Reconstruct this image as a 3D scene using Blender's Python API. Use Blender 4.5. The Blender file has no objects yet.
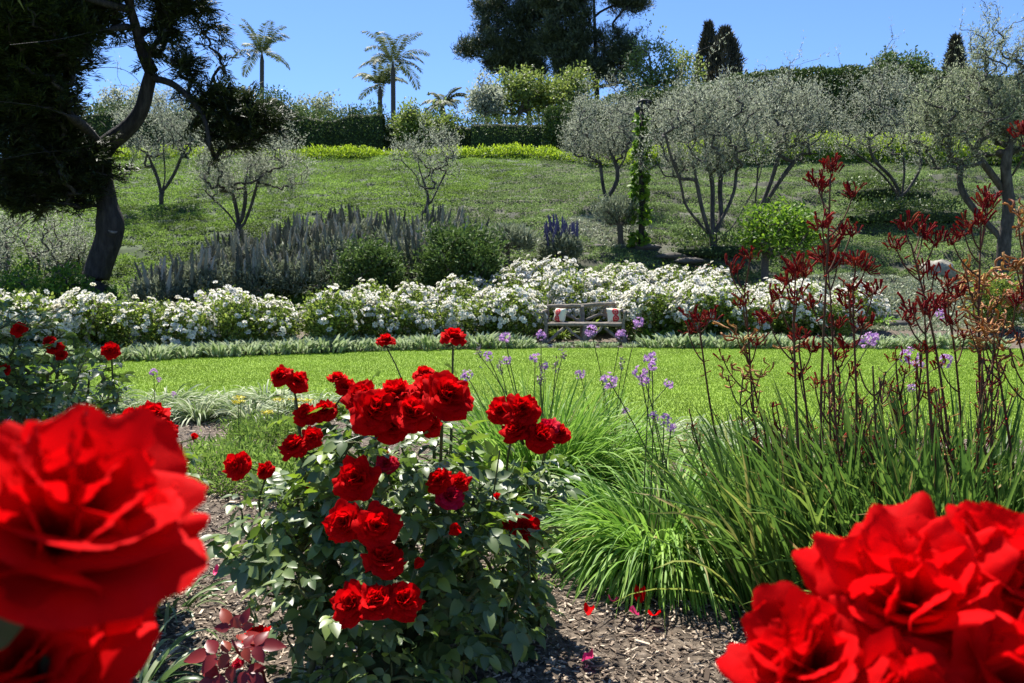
import bpy, math, random
import numpy as np
from mathutils import Vector

random.seed(7)
RNG = np.random.default_rng(7)
scene = bpy.context.scene
COL = scene.collection
R = math.radians

# ---------------------------------------------------------------- camera, sky, sun, exposure
CAM_Z, PITCH, FPX = 1.4, R(4.56), 796.0
cam_data = bpy.data.cameras.new('camera')
cam_data.sensor_width = 36.0
cam_data.lens = 28.0
cam_data.clip_start = 0.02
cam_data.clip_end = 2000
cam_data.dof.use_dof = True
cam_data.dof.focus_distance = 5.0
cam_data.dof.aperture_fstop = 9.0
cam = bpy.data.objects.new('camera', cam_data)
COL.objects.link(cam)
cam.location = (0, 0, CAM_Z)
cam.rotation_euler = (R(90) - PITCH, 0, 0)
scene.camera = cam

SUN_EL, SUN_AZ = R(61), R(-18)          # azimuth measured from +Y towards +X
world = bpy.data.worlds.new('World')
scene.world = world
world.use_nodes = True
wn = world.node_tree.nodes
wl = world.node_tree.links
wn.clear()
sky = wn.new('ShaderNodeTexSky')
sky.sky_type = 'NISHITA'
sky.sun_disc = False
sky.sun_elevation = SUN_EL
sky.sun_rotation = SUN_AZ
sky.altitude = 100
sky.air_density = 1.0
sky.dust_density = 0.25
sky.ozone_density = 2.2
bg = wn.new('ShaderNodeBackground')
bg.inputs['Strength'].default_value = 0.068
wo = wn.new('ShaderNodeOutputWorld')
tint = wn.new('ShaderNodeMix')
tint.data_type = 'RGBA'
tint.blend_type = 'MULTIPLY'
tint.inputs[0].default_value = 1
tint.inputs[7].default_value = (.66, .86, 1.22, 1)      # clear spring sky, deeper than the model's default
wl.new(sky.outputs[0], tint.inputs[6])
wl.new(tint.outputs[2], bg.inputs[0])
wl.new(bg.outputs[0], wo.inputs[0])

sun_data = bpy.data.lights.new('sun', 'SUN')
sun_data.energy = 4.9
sun_data.angle = R(0.53)
sun_data.color = (1.0, 0.95, 0.87)
sun = bpy.data.objects.new('sun', sun_data)
COL.objects.link(sun)
sdir = Vector((math.sin(SUN_AZ) * math.cos(SUN_EL), math.cos(SUN_AZ) * math.cos(SUN_EL), math.sin(SUN_EL)))
sun.rotation_euler = sdir.to_track_quat('Z', 'Y').to_euler()
sun.location = (0, 0, 30)

scene.view_settings.view_transform = 'Standard'
scene.view_settings.look = 'None'
scene.view_settings.exposure = 1.22
scene.view_settings.gamma = 1.0
scene.render.engine = 'CYCLES'
scene.cycles.max_bounces = 6
scene.cycles.diffuse_bounces = 2
scene.cycles.glossy_bounces = 1
scene.cycles.transmission_bounces = 4
scene.cycles.use_denoising = True

# ---------------------------------------------------------------- mapping between picture and place
CP, SP = math.cos(PITCH), math.sin(PITCH)


def W(px, py, Y):
    """world point seen at pixel (px,py) at distance Y in front of the camera"""
    xc, yc = (px - 512) / FPX, -(py - 341.5) / FPX
    d = np.array([xc, yc * SP + CP, yc * CP - SP])
    return d * (Y / d[1]) + np.array([0, 0, CAM_Z])


def ppm(Y):
    return FPX / Y


def vnoise(x, y, sc, seed=0):
    x = np.asarray(x, float) / sc + 1000.0
    y = np.asarray(y, float) / sc + 1000.0
    xi, yi = np.floor(x).astype(np.int64), np.floor(y).astype(np.int64)
    fx, fy = x - xi, y - yi
    fx, fy = fx * fx * (3 - 2 * fx), fy * fy * (3 - 2 * fy)

    def h(a, b):
        n = (a * 374761393 + b * 668265263 + seed * 974634777) & 0x7fffffff
        n = ((n ^ (n >> 13)) * 1274126177) & 0x7fffffff
        return ((n ^ (n >> 16)) & 0xffff) / 65535.0
    return (h(xi, yi) * (1 - fx) + h(xi + 1, yi) * fx) * (1 - fy) + (h(xi, yi + 1) * (1 - fx) + h(xi + 1, yi + 1) * fx) * fy


_py = np.linspace(-20, 400, 4201)
_pz = np.interp(_py, [-20, 15.9, 17, 19, 21, 24, 30, 41, 43, 60, 400], [0, 0, .12, .5, 1.25, 2.55, 4.5, 7.35, 7.55, 7.9, 9])
_k = np.ones(9) / 9
_pz = np.where(_py > 16.2, np.convolve(np.pad(_pz, 4, 'edge'), _k, 'valid'), _pz)


def H(x, y):
    x = np.asarray(x, float)
    y = np.asarray(y, float)
    z = np.interp(y, _py, _pz)
    m = np.clip((y - 17.5) / 3, 0, 1)
    z = z + m * (0.5 * (vnoise(x, y, 5.0, 3) - .5) + .16 * (vnoise(x, y * 1.5, 1.3, 4) - .5))
    # low terraces on the right half of the slope
    t = np.clip((x - 3.0) / 3, 0, 1) * m * np.clip((38 - y) / 5, 0, 1)
    yy = y + 1.2 * vnoise(x, y, 6.0, 9)
    fr = (yy / 3.4) % 1.0
    z = z + t * 0.32 * (np.clip((fr - .78) / .22, 0, 1) - fr)
    return z


def hit(px, py):
    """point of the terrain seen at a pixel"""
    d = W(px, py, 1.0) - np.array([0, 0, CAM_Z])
    t = np.arange(1.5, 80, .02)
    p = d[None] * t[:, None] + np.array([0, 0, CAM_Z])
    below = np.nonzero(p[:, 2] < H(p[:, 0], p[:, 1]))[0]
    i = below[0] if len(below) else -1
    return p[i]


def gp(px, Y):
    """ground point below picture column px at distance Y"""
    x = (px - 512) / FPX * Y
    return np.array([x, Y, float(H(x, Y))])


# ---------------------------------------------------------------- mesh building
def nrm(v):
    v = np.asarray(v, float)
    return v / np.maximum(np.linalg.norm(v, axis=-1, keepdims=True), 1e-9)


class Geo:
    def __init__(self):
        self.V, self.F, self.M, self.n = [], [], [], 0

    def add(self, V, F, m=0):
        V = np.asarray(V, float).reshape(-1, 3)
        F = np.asarray(F, np.int64)
        self.V.append(V)
        self.F.append(F + self.n)
        self.M.append(np.full(len(F), m, np.int32))
        self.n += len(V)

    def scatter(self, T, F, P, D, N, S, m=0, SW=None):
        """copies of template (T,F) at P; local y along D, local z near N, scale S (width scale SW)"""
        P = np.asarray(P, float)
        n = len(P)
        if n == 0:
            return
        y = nrm(D)
        x = np.cross(y, nrm(N))
        bad = np.linalg.norm(x, axis=1) < 1e-4
        x[bad] = np.cross(y[bad], np.array([.3, .9, .31]))
        x = nrm(x)
        z = np.cross(x, y)
        S = np.broadcast_to(np.asarray(S, float), (n,))
        SW = S if SW is None else np.broadcast_to(np.asarray(SW, float), (n,))
        T = np.asarray(T, float)
        V = P[:, None] + (T[None, :, 0:1] * SW[:, None, None]) * x[:, None] + (T[None, :, 1:2] * S[:, None, None]) * y[:, None] + (T[None, :, 2:3] * S[:, None, None]) * z[:, None]
        F = np.asarray(F, np.int64)
        FF = F[None] + (np.arange(n) * len(T))[:, None, None]
        self.add(V.reshape(-1, 3), FF.reshape(-1, F.shape[1]), m)

    def tube(self, P, r, n=6, m=0, cap=True):
        P = np.asarray(P, float)
        k = len(P)
        r = np.broadcast_to(np.asarray(r, float), (k,))
        t = nrm(np.gradient(P, axis=0))
        ref = np.array([.13, .31, .94]) if abs(t[0][2]) < .9 else np.array([.9, .3, .1])
        u = nrm(np.cross(t, ref))
        v = np.cross(t, u)
        a = np.linspace(0, 2 * math.pi, n, endpoint=False)
        V = P[:, None] + r[:, None, None] * (np.cos(a)[None, :, None] * u[:, None] + np.sin(a)[None, :, None] * v[:, None])
        i = np.arange(k - 1)[:, None] * n
        j = np.arange(n)[None]
        j2 = (j + 1) % n
        F = np.stack([i + j, i + j2, i + n + j2, i + n + j], -1).reshape(-1, 4)
        V = V.reshape(-1, 3)
        self.add(V, F, m)
        if cap and n >= 4:
            b = self.n - k * n
            c = self.n
            self.V.append(np.array([P[0], P[-1]]))
            self.n += 2
            jj = np.arange(n)
            f1 = np.stack([np.full(n, c), b + (jj + 1) % n, b + jj], -1)
            e = b + (k - 1) * n
            f2 = np.stack([np.full(n, c + 1), e + jj, e + (jj + 1) % n], -1)
            self.F.append(np.concatenate([f1, f2]))
            self.M.append(np.full(2 * n, m, np.int32))

    def box(self, c, s, m=0, rz=0.0, jit=0.0):
        sg = np.array([[x, y, z] for x in (-1, 1) for y in (-1, 1) for z in (-1, 1)], float)
        V = sg * np.asarray(s, float) / 2
        if jit:
            V += RNG.normal(0, jit, V.shape)
        ca, sa = math.cos(rz), math.sin(rz)
        V = np.stack([V[:, 0] * ca - V[:, 1] * sa, V[:, 0] * sa + V[:, 1] * ca, V[:, 2]], 1) + np.asarray(c, float)
        F = [[0, 1, 3, 2], [4, 6, 7, 5], [0, 4, 5, 1], [2, 3, 7, 6], [0, 2, 6, 4], [1, 5, 7, 3]]
        self.add(V, F, m)

    def grid(self, X, Y, Z, m=0):
        a, b = X.shape
        V = np.stack([X, Y, Z], -1).reshape(-1, 3)
        i = np.arange(a - 1)[:, None] * b
        j = np.arange(b - 1)[None]
        F = np.stack([i + j, i + b + j, i + b + j + 1, i + j + 1], -1).reshape(-1, 4)
        self.add(V, F, m)

    def lump(self, c, rad, m=0, amp=.12, n=14, seed=0, flat=False):
        """rough closed ellipsoid"""
        u = np.linspace(0, math.pi, n)
        v = np.linspace(0, 2 * math.pi, 2 * n, endpoint=False)
        U, Vv = np.meshgrid(u, v, indexing='ij')
        d = np.stack([np.sin(U) * np.cos(Vv), np.sin(U) * np.sin(Vv), np.cos(U)], -1)
        k = 1 + amp * 2 * (vnoise(d[..., 0] * 3 + d[..., 2] * 2, d[..., 1] * 3 + 7, 1.1, seed) - .5) + amp * (vnoise(d[..., 0] * 3 - d[..., 2] * 3, d[..., 1] * 3 + 7, .45, seed + 1) - .5)
        P = d * k[..., None] * np.asarray(rad, float) + np.asarray(c, float)
        P = P.reshape(-1, 3)
        w = 2 * n
        i = np.arange(n - 1)[:, None] * w
        j = np.arange(w)[None]
        j2 = (j + 1) % w
        F = np.stack([i + j, i + w + j, i + w + j2, i + j2], -1).reshape(-1, 4)
        self.add(P, F, m)

    def build(self, name, mats, parent=None, loc=None, smooth=True):
        if not isinstance(mats, (list, tuple)):
            mats = [mats]
        me = bpy.data.meshes.new(name)
        V = np.concatenate(self.V)
        if loc is not None:
            V = V - np.asarray(loc, float)
        tot = [f.shape[1] for f in self.F for _ in range(1)]
        cnt = np.concatenate([np.full(len(f), f.shape[1], np.int32) for f in self.F])
        idx = np.concatenate([f.reshape(-1) for f in self.F]).astype(np.int32)
        start = np.concatenate([[0], np.cumsum(cnt)[:-1]]).astype(np.int32)
        me.vertices.add(len(V))
        me.vertices.foreach_set('co', V.astype(np.float32).ravel())
        me.loops.add(len(idx))
        me.loops.foreach_set('vertex_index', idx)
        me.polygons.add(len(cnt))
        me.polygons.foreach_set('loop_start', start)
        me.polygons.foreach_set('loop_total', cnt)
        me.polygons.foreach_set('material_index', np.concatenate(self.M))
        me.polygons.foreach_set('use_smooth', np.full(len(cnt), smooth, bool))
        for mt in mats:
            me.materials.append(mt)
        me.update(calc_edges=True)
        me.validate()
        o = bpy.data.objects.new(name, me)
        COL.objects.link(o)
        if parent is not None:
            o.parent = parent
        if loc is not None and parent is None:
            o.location = tuple(float(q) for q in loc)
        return o


def tag(o, label, cat, group=None, kind=None):
    if label:
        o['label'] = label
    if cat:
        o['category'] = cat
    if group:
        o['group'] = group
    if kind:
        o['kind'] = kind
    return o


def empty(name, loc, label, cat, group=None):
    o = bpy.data.objects.new(name, None)
    COL.objects.link(o)
    o.location = tuple(float(q) for q in loc)
    o.empty_display_size = .2
    return tag(o, label, cat, group)


def copy_tree(o, loc=None, rz=0.0, scale=1.0, label=None, group=None, parent=None):
    c = o.copy()
    COL.objects.link(c)
    if parent is not None:
        c.parent = parent
    if loc is not None:
        c.location = tuple(float(q) for q in loc)
        c.rotation_euler = (0, 0, rz)
        c.scale = (scale, scale, scale)
    if label:
        c['label'] = label
    if group:
        c['group'] = group
    for ch in list(o.children):
        copy_tree(ch, parent=c)
    return c


# ---------------------------------------------------------------- materials
def newmat(name):
    m = bpy.data.materials.new(name)
    m.use_nodes = True
    nt = m.node_tree
    nt.nodes.clear()
    return m, nt.nodes, nt.links


def ramp(nodes, links, fac, cols, pos=None, interp='LINEAR'):
    r = nodes.new('ShaderNodeValToRGB')
    r.color_ramp.interpolation = interp
    els = r.color_ramp.elements
    n = len(cols)
    pos = pos or [i / (n - 1) for i in range(n)]
    while len(els) < n:
        els.new(.5)
    for e, c, p in zip(els, cols, pos):
        e.position = p
        e.color = (c[0], c[1], c[2], 1)
    links.new(fac, r.inputs[0])
    return r.outputs[0]


def leafmat(name, cols, rough=.5, trans=.35, tcol=None, spec=.5, patch=0.0, pscale=1.0, pos=None):
    """thin two-sided leaf or petal: colour differs from leaf to leaf, part of the light passes through"""
    m, N, L = newmat(name)
    g = N.new('ShaderNodeNewGeometry')
    c = ramp(N, L, g.outputs['Random Per Island'], cols, pos)
    if patch:
        nz = N.new('ShaderNodeTexNoise')
        nz.inputs['Scale'].default_value = pscale
        L.new(g.outputs['Position'], nz.inputs['Vector'])
        mp = N.new('ShaderNodeMapRange')
        mp.inputs[1].default_value, mp.inputs[2].default_value = .3, .7
        mp.inputs[3].default_value, mp.inputs[4].default_value = 1 - patch, 1 + patch
        L.new(nz.outputs[0], mp.inputs[0])
        vm = N.new('ShaderNodeVectorMath')
        vm.operation = 'SCALE'
        L.new(c, vm.inputs[0])
        L.new(mp.outputs[0], vm.inputs['Scale'])
        c = vm.outputs[0]
    p = N.new('ShaderNodeBsdfPrincipled')
    p.inputs['Roughness'].default_value = rough
    p.inputs['Specular IOR Level'].default_value = spec
    L.new(c, p.inputs['Base Color'])
    out = N.new('ShaderNodeOutputMaterial')
    if trans > 0:
        t = N.new('ShaderNodeBsdfTranslucent')
        if tcol:
            mx = N.new('ShaderNodeMix')
            mx.data_type = 'RGBA'
            mx.blend_type = 'MULTIPLY'
            mx.inputs[0].default_value = 1
            L.new(c, mx.inputs[6])
            mx.inputs[7].default_value = (*tcol, 1)
            L.new(mx.outputs[2], t.inputs[0])
        else:
            L.new(c, t.inputs[0])
        ms = N.new('ShaderNodeMixShader')
        ms.inputs[0].default_value = trans
        L.new(p.outputs[0], ms.inputs[1])
        L.new(t.outputs[0], ms.inputs[2])
        L.new(ms.outputs[0], out.inputs[0])
    else:
        L.new(p.outputs[0], out.inputs[0])
    return m


def roughmat(name, cols, scale=8.0, rough=.85, bump=.4, stretch=(1, 1, 1), detail=6, pos=None, spec=.3, bdist=.02):
    m, N, L = newmat(name)
    tc = N.new('ShaderNodeNewGeometry')
    mp = N.new('ShaderNodeMapping')
    mp.inputs['Scale'].default_value = stretch
    L.new(tc.outputs['Position'], mp.inputs[0])
    nz = N.new('ShaderNodeTexNoise')
    nz.inputs['Scale'].default_value = scale
    nz.inputs['Detail'].default_value = detail
    nz.inputs['Roughness'].default_value = .65
    L.new(mp.outputs[0], nz.inputs['Vector'])
    c = ramp(N, L, nz.outputs[0], cols, pos or [.3 + .4 * i / (len(cols) - 1) for i in range(len(cols))])
    p = N.new('ShaderNodeBsdfPrincipled')
    p.inputs['Roughness'].default_value = rough
    p.inputs['Specular IOR Level'].default_value = spec
    L.new(c, p.inputs['Base Color'])
    b = N.new('ShaderNodeBump')
    b.inputs['Strength'].default_value = bump
    b.inputs['Distance'].default_value = bdist
    L.new(nz.outputs[0], b.inputs['Height'])
    L.new(b.outputs[0], p.inputs['Normal'])
    out = N.new('ShaderNodeOutputMaterial')
    L.new(p.outputs[0], out.inputs[0])
    return m


def two_zone_hill():
    m, N, L = newmat('hill_soil')
    g = N.new('ShaderNodeNewGeometry')
    sx = N.new('ShaderNodeSeparateXYZ')
    L.new(g.outputs['Position'], sx.inputs[0])
    nz = N.new('ShaderNodeTexNoise')
    nz.inputs['Scale'].default_value = 3.0
    nz.inputs['Detail'].default_value = 8
    L.new(g.outputs['Position'], nz.inputs['Vector'])
    ca = ramp(N, L, nz.outputs[0], [(.02, .035, .01), (.035, .06, .015), (.06, .10, .025)], [.35, .5, .65])
    cb = ramp(N, L, nz.outputs[0], [(.025, .03, .015), (.05, .055, .028), (.09, .09, .05)], [.35, .5, .65])
    # boundary runs diagonally up the slope
    ad = N.new('ShaderNodeMath')
    ad.operation = 'MULTIPLY_ADD'
    L.new(sx.outputs[1], ad.inputs[0])
    ad.inputs[1].default_value = -.33
    L.new(sx.outputs[0], ad.inputs[2])
    mr = N.new('ShaderNodeMapRange')
    mr.inputs[1].default_value, mr.inputs[2].default_value = -11.8, -10.8
    L.new(ad.outputs[0], mr.inputs[0])
    mx = N.new('ShaderNodeMix')
    mx.data_type = 'RGBA'
    L.new(mr.outputs[0], mx.inputs[0])
    L.new(ca, mx.inputs[6])
    L.new(cb, mx.inputs[7])
    p = N.new('ShaderNodeBsdfPrincipled')
    p.inputs['Roughness'].default_value = .9
    L.new(mx.outputs[2], p.inputs['Base Color'])
    out = N.new('ShaderNodeOutputMaterial')
    L.new(p.outputs[0], out.inputs[0])
    return m


M = {}
M['hill'] = two_zone_hill()
M['lawn'] = roughmat('lawn_turf', [(.12, .20, .014), (.17, .27, .02), (.22, .32, .03)], scale=2.2, stretch=(1, 3.5, 1), bump=.3, detail=10)
M['mulch'] = roughmat('mulch_soil', [(.03, .022, .015), (.075, .056, .04), (.15, .115, .082), (.26, .21, .16)], scale=22, bump=1.0, detail=12, bdist=.03)
M['chip'] = leafmat('wood_chips', [(.05, .035, .024), (.14, .10, .07), (.28, .215, .155), (.56, .46, .34)], rough=.8, trans=0, spec=.2)
M['bark'] = roughmat('olive_bark', [(.025, .022, .02), (.07, .06, .052), (.13, .115, .10)], scale=9, stretch=(1, 1, .35), bump=.8, bdist=.04)
M['dark_bark'] = roughmat('conifer_bark', [(.014, .012, .011), (.035, .03, .026), (.065, .055, .048)], scale=10, stretch=(1, 1, .25), bump=1.0, bdist=.05)
M['stem'] = roughmat('green_cane', [(.04, .06, .015), (.08, .10, .03), (.12, .10, .05)], scale=30, bump=.1)
M['redstem'] = roughmat('paw_stem', [(.05, .05, .015), (.11, .035, .02), (.07, .07, .02)], scale=14, bump=.1)
M['graystem'] = roughmat('twig_bark', [(.06, .05, .042), (.13, .11, .09)], scale=20, bump=.2)
M['log'] = roughmat('weathered_log', [(.10, .085, .065), (.18, .155, .125), (.27, .24, .19)], scale=14, stretch=(1, 1, 1), bump=.4)
M['stone'] = roughmat('paving_stone', [(.25, .23, .2), (.38, .36, .32), (.46, .44, .4)], scale=6, bump=.3)
M['rock'] = roughmat('boulder_rock', [(.14, .13, .10), (.25, .235, .19), (.36, .34, .28)], scale=5, bump=.7, bdist=.05)
M['darkstone'] = roughmat('step_stone', [(.07, .06, .05), (.13, .12, .10)], scale=9, bump=.5)
M['iron'] = roughmat('dark_iron', [(.02, .02, .02), (.05, .045, .04)], scale=30, bump=.1, rough=.5)

M['olive'] = leafmat('olive_leaves', [(.17, .20, .125), (.26, .295, .20), (.36, .39, .29), (.45, .48, .38)], rough=.62, trans=.5, spec=.3)
M['oliveB'] = leafmat('olive_leaves_green', [(.14, .18, .085), (.23, .27, .15), (.33, .37, .23), (.42, .46, .32)], rough=.62, trans=.5, spec=.3)
M['conifer'] = leafmat('conifer_sprays', [(.012, .022, .007), (.026, .042, .012), (.055, .072, .02)], rough=.6, trans=.2)
M['hang'] = leafmat('near_sprays', [(.014, .024, .007), (.03, .048, .013), (.055, .078, .02)], rough=.7, trans=.25, spec=.2)
M['pine'] = leafmat('pine_needles', [(.03, .045, .02), (.065, .09, .038), (.15, .18, .085)], rough=.6, trans=.15)
M['hedge'] = leafmat('dark_hedge_leaves', [(.035, .06, .012), (.075, .125, .024), (.15, .22, .045)], rough=.55, trans=.25, patch=.25, pscale=.7)
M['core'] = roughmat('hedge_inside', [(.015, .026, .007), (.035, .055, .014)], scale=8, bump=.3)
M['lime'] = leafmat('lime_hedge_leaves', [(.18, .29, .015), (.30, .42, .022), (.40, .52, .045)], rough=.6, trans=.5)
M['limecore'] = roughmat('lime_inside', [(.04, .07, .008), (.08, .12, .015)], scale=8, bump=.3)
M['fresh'] = leafmat('fresh_tree_leaves', [(.12, .17, .03), (.20, .27, .05), (.30, .37, .09)], rough=.5, trans=.45)
M['citrus'] = leafmat('citrus_leaves', [(.05, .12, .015), (.12, .23, .02), (.24, .38, .03)], rough=.55, spec=.3, trans=.45)
M['shrub'] = leafmat('green_shrub_leaves', [(.045, .08, .018), (.085, .145, .03), (.14, .22, .055)], spec=.25, rough=.65, trans=.3)
M['palm'] = leafmat('palm_fronds', [(.06, .085, .03), (.11, .14, .05), (.18, .21, .09)], rough=.65, trans=.3)
M['cypress'] = leafmat('cypress_leaves', [(.035, .035, .018), (.065, .062, .035), (.11, .10, .06)], rough=.6, trans=.1)
M['echleaf'] = leafmat('echium_leaves', [(.10, .13, .065), (.19, .225, .135), (.30, .34, .23)], rough=.6, trans=.3)
def spiremat(name, cols):
    m, N, L = newmat(name)
    oi = N.new('ShaderNodeObjectInfo')
    c = ramp(N, L, oi.outputs['Random'], cols)
    p = N.new('ShaderNodeBsdfPrincipled')
    p.inputs['Roughness'].default_value = .9
    L.new(c, p.inputs['Base Color'])
    out = N.new('ShaderNodeOutputMaterial')
    L.new(p.outputs[0], out.inputs[0])
    return m


M['spire'] = spiremat('echium_spires', [(.05, .055, .035), (.14, .14, .09), (.30, .29, .19), (.46, .41, .32)])
M['spireB'] = roughmat('echium_spires_blue', [(.05, .05, .10), (.10, .09, .19), (.16, .15, .26)], scale=60, bump=.9, bdist=.02)
M['greencov'] = leafmat('green_cover_leaves', [(.10, .175, .028), (.17, .27, .045), (.26, .37, .08)], rough=.7, spec=.2, trans=.4, patch=.45, pscale=.55)
M['graycov'] = leafmat('gray_cover_leaves', [(.10, .16, .042), (.17, .25, .075), (.26, .345, .12)], rough=.7, spec=.2, trans=.35, patch=.4, pscale=.5)
M['silver'] = leafmat('silver_cover_leaves', [(.22, .27, .14), (.31, .35, .21), (.42, .45, .31)], rough=.6, trans=.2)
M['lamb'] = leafmat('edging_leaves', [(.20, .28, .10), (.33, .41, .20), (.5, .56, .38)], rough=.6, trans=.3)
M['varieg'] = leafmat('variegated_blades', [(.12, .19, .05), (.25, .34, .13), (.45, .50, .30), (.6, .63, .44)], rough=.55, spec=.3, trans=.35)
M['wleaf'] = leafmat('white_rose_leaves', [(.08, .13, .02), (.17, .25, .035), (.32, .40, .07)], rough=.55, trans=.48)
M['white'] = leafmat('white_petals', [(.84, .80, .64), (.88, .86, .76), (.90, .88, .82)], rough=.6, trans=.35)
M['peach'] = leafmat('peach_petals', [(.82, .36, .15), (.85, .48, .28), (.86, .6, .42)], rough=.6, trans=.4)
M['rleaf'] = leafmat('red_rose_leaves', [(.055, .09, .026), (.09, .14, .042), (.14, .195, .07), (.22, .30, .045)], rough=.4, trans=.3, tcol=(1.4, 1.6, .6), spec=.55)
M['burg'] = leafmat('burgundy_leaves', [(.16, .012, .014), (.25, .02, .02), (.35, .06, .02)], rough=.35, trans=.4)
M['blade'] = leafmat('grass_blades', [(.10, .22, .025), (.19, .36, .045), (.31, .50, .08), (.45, .36, .15)], pos=[0, .45, .93, 1], rough=.55, trans=.4, spec=.35)
M['swordleaf'] = leafmat('paw_blades', [(.05, .11, .02), (.085, .17, .026), (.14, .25, .04), (.27, .36, .06), (.36, .25, .10)], pos=[0, .4, .75, .92, 1], rough=.55, trans=.4, spec=.35)
M['strap'] = leafmat('strap_blades', [(.05, .10, .03), (.12, .2, .06), (.4, .46, .25)], rough=.35, trans=.35)
M['grass'] = leafmat('turf_blades', [(.115, .195, .014), (.175, .285, .022), (.25, .355, .038)], rough=.5, trans=.4, patch=.22, pscale=.9)
M['violet'] = leafmat('violet_petals', [(.45, .2, .5), (.55, .3, .6), (.65, .42, .7)], rough=.6, trans=.4)
M['pod'] = leafmat('dry_pods', [(.12, .08, .07), (.25, .19, .18), (.38, .3, .32)], rough=.7, trans=.15)
M['yellow'] = leafmat('yellow_florets', [(.6, .5, .03), (.7, .62, .06)], rough=.6, trans=.2)
M['paw'] = leafmat('paw_flowers', [(.10, .003, .005), (.19, .006, .008), (.30, .018, .012), (.34, .07, .025)], rough=.85, trans=.15, spec=.15)
M['pawO'] = leafmat('paw_flowers_orange', [(.24, .055, .012), (.46, .19, .035), (.62, .38, .11)], rough=.65, trans=.2)
M['crimson'] = leafmat('faded_red_petals', [(.60, .003, .022), (.66, .01, .05)], rough=.6, trans=.4, spec=.1)
M['pink'] = leafmat('pink_petal', [(.75, .02, .16), (.8, .06, .22)], rough=.5, trans=.3)


def petalmat():
    m, N, L = newmat('red_rose_petals')
    g = N.new('ShaderNodeNewGeometry')
    c = ramp(N, L, g.outputs['Random Per Island'], [(.58, .0015, .003), (.72, .002, .004), (.80, .004, .006)])
    oi = N.new('ShaderNodeObjectInfo')
    mr = N.new('ShaderNodeMapRange')
    mr.inputs[3].default_value, mr.inputs[4].default_value = .88, 1.04     # some blooms are older and deeper red
    L.new(oi.outputs['Random'], mr.inputs[0])
    vm = N.new('ShaderNodeVectorMath')
    vm.operation = 'SCALE'
    L.new(c, vm.inputs[0])
    L.new(mr.outputs[0], vm.inputs['Scale'])
    c = vm.outputs[0]
    nz = N.new('ShaderNodeTexNoise')
    nz.inputs['Scale'].default_value = 180
    nz.inputs['Detail'].default_value = 3
    L.new(g.outputs['Position'], nz.inputs['Vector'])
    p = N.new('ShaderNodeBsdfPrincipled')
    p.inputs['Roughness'].default_value = .7
    p.inputs['Specular IOR Level'].default_value = .05
    L.new(c, p.inputs['Base Color'])
    b = N.new('ShaderNodeBump')
    b.inputs['Strength'].default_value = .3
    b.inputs['Distance'].default_value = .0015
    L.new(nz.outputs[0], b.inputs['Height'])
    L.new(b.outputs[0], p.inputs['Normal'])
    t = N.new('ShaderNodeBsdfTranslucent')
    L.new(c, t.inputs[0])
    ms = N.new('ShaderNodeMixShader')
    ms.inputs[0].default_value = .42
    L.new(p.outputs[0], ms.inputs[1])
    L.new(t.outputs[0], ms.inputs[2])
    out = N.new('ShaderNodeOutputMaterial')
    L.new(ms.outputs[0], out.inputs[0])
    return m


M['red'] = petalmat()

# ---------------------------------------------------------------- leaf templates (length along y)
DIAMOND = (np.array([[0, 0, 0], [.5, .45, .06], [0, 1, 0], [-.5, .45, .06]]), [[0, 1, 2, 3]])
_t = np.array([[0, 0, 0], [.42, .3, .10], [.36, .7, .06], [0, 1, -.10], [-.36, .7, .06], [-.42, .3, .10], [0, .35, 0], [0, .7, -.02]], float)
LEAF = (_t, [[0, 1, 6, 6], [1, 2, 7, 6], [2, 3, 7, 7], [3, 4, 7, 7], [4, 5, 6, 7], [5, 0, 6, 6]])
LEAF = (_t, [[0, 1, 2, 7], [0, 7, 4, 5], [7, 2, 3, 4]])


def leaflet(w=.66, droop=.18, fold=.16, n=4):
    v = np.linspace(0, 1, n + 1)
    wid = w * .5 * np.sin(np.pi * np.clip(v, .0, 1) ** .8) ** .75
    wid[0] = .02
    wid[-1] = .01
    P, F = [], []
    for i, s in enumerate(v):
        for u in (-1, 0, 1):
            P.append([u * wid[i], s, -droop * s * s + fold * abs(u) * wid[i] * 2])
    for i in range(n):
        for j in range(2):
            a = i * 3 + j
            F.append([a, a + 1, a + 4, a + 3])
    return np.array(P, float), F


def compound(k=5):
    """one rose leaf: a stalk with five leaflets"""
    T, F = leaflet()
    VV, FF, n = [], [], 0
    spots = [((0, .52, 0), 0, .50), ((0, .42, 0), 62, .42), ((0, .42, 0), -62, .42), ((0, .18, 0), 68, .34), ((0, .18, 0), -68, .34)][:k]
    for (o, a, s) in spots:
        ca, sa = math.cos(R(a)), math.sin(R(a))
        q = T * s
        q = np.stack([q[:, 0] * ca + q[:, 1] * sa, -q[:, 0] * sa + q[:, 1] * ca, q[:, 2]], 1) + np.array(o)
        q[:, 2] -= .25 * q[:, 1] ** 2
        VV.append(q)
        FF += [[b + n for b in f] for f in F]
        n += len(q)
    VV.append(np.array([[-.008, 0, 0], [.008, 0, 0], [.006, .52, -.07], [-.006, .52, -.07]]))
    FF.append([n, n + 1, n + 2, n + 3])
    # bridge every leaflet to the stalk so that the leaf stays one island of one colour
    return np.concatenate(VV), FF


COMPOUND = compound()
COMPOUND3 = compound(3)


def rand_dirs(n, up=0.0, rng=RNG):
    d = rng.normal(size=(n, 3))
    d[:, 2] += up
    return nrm(d)


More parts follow.
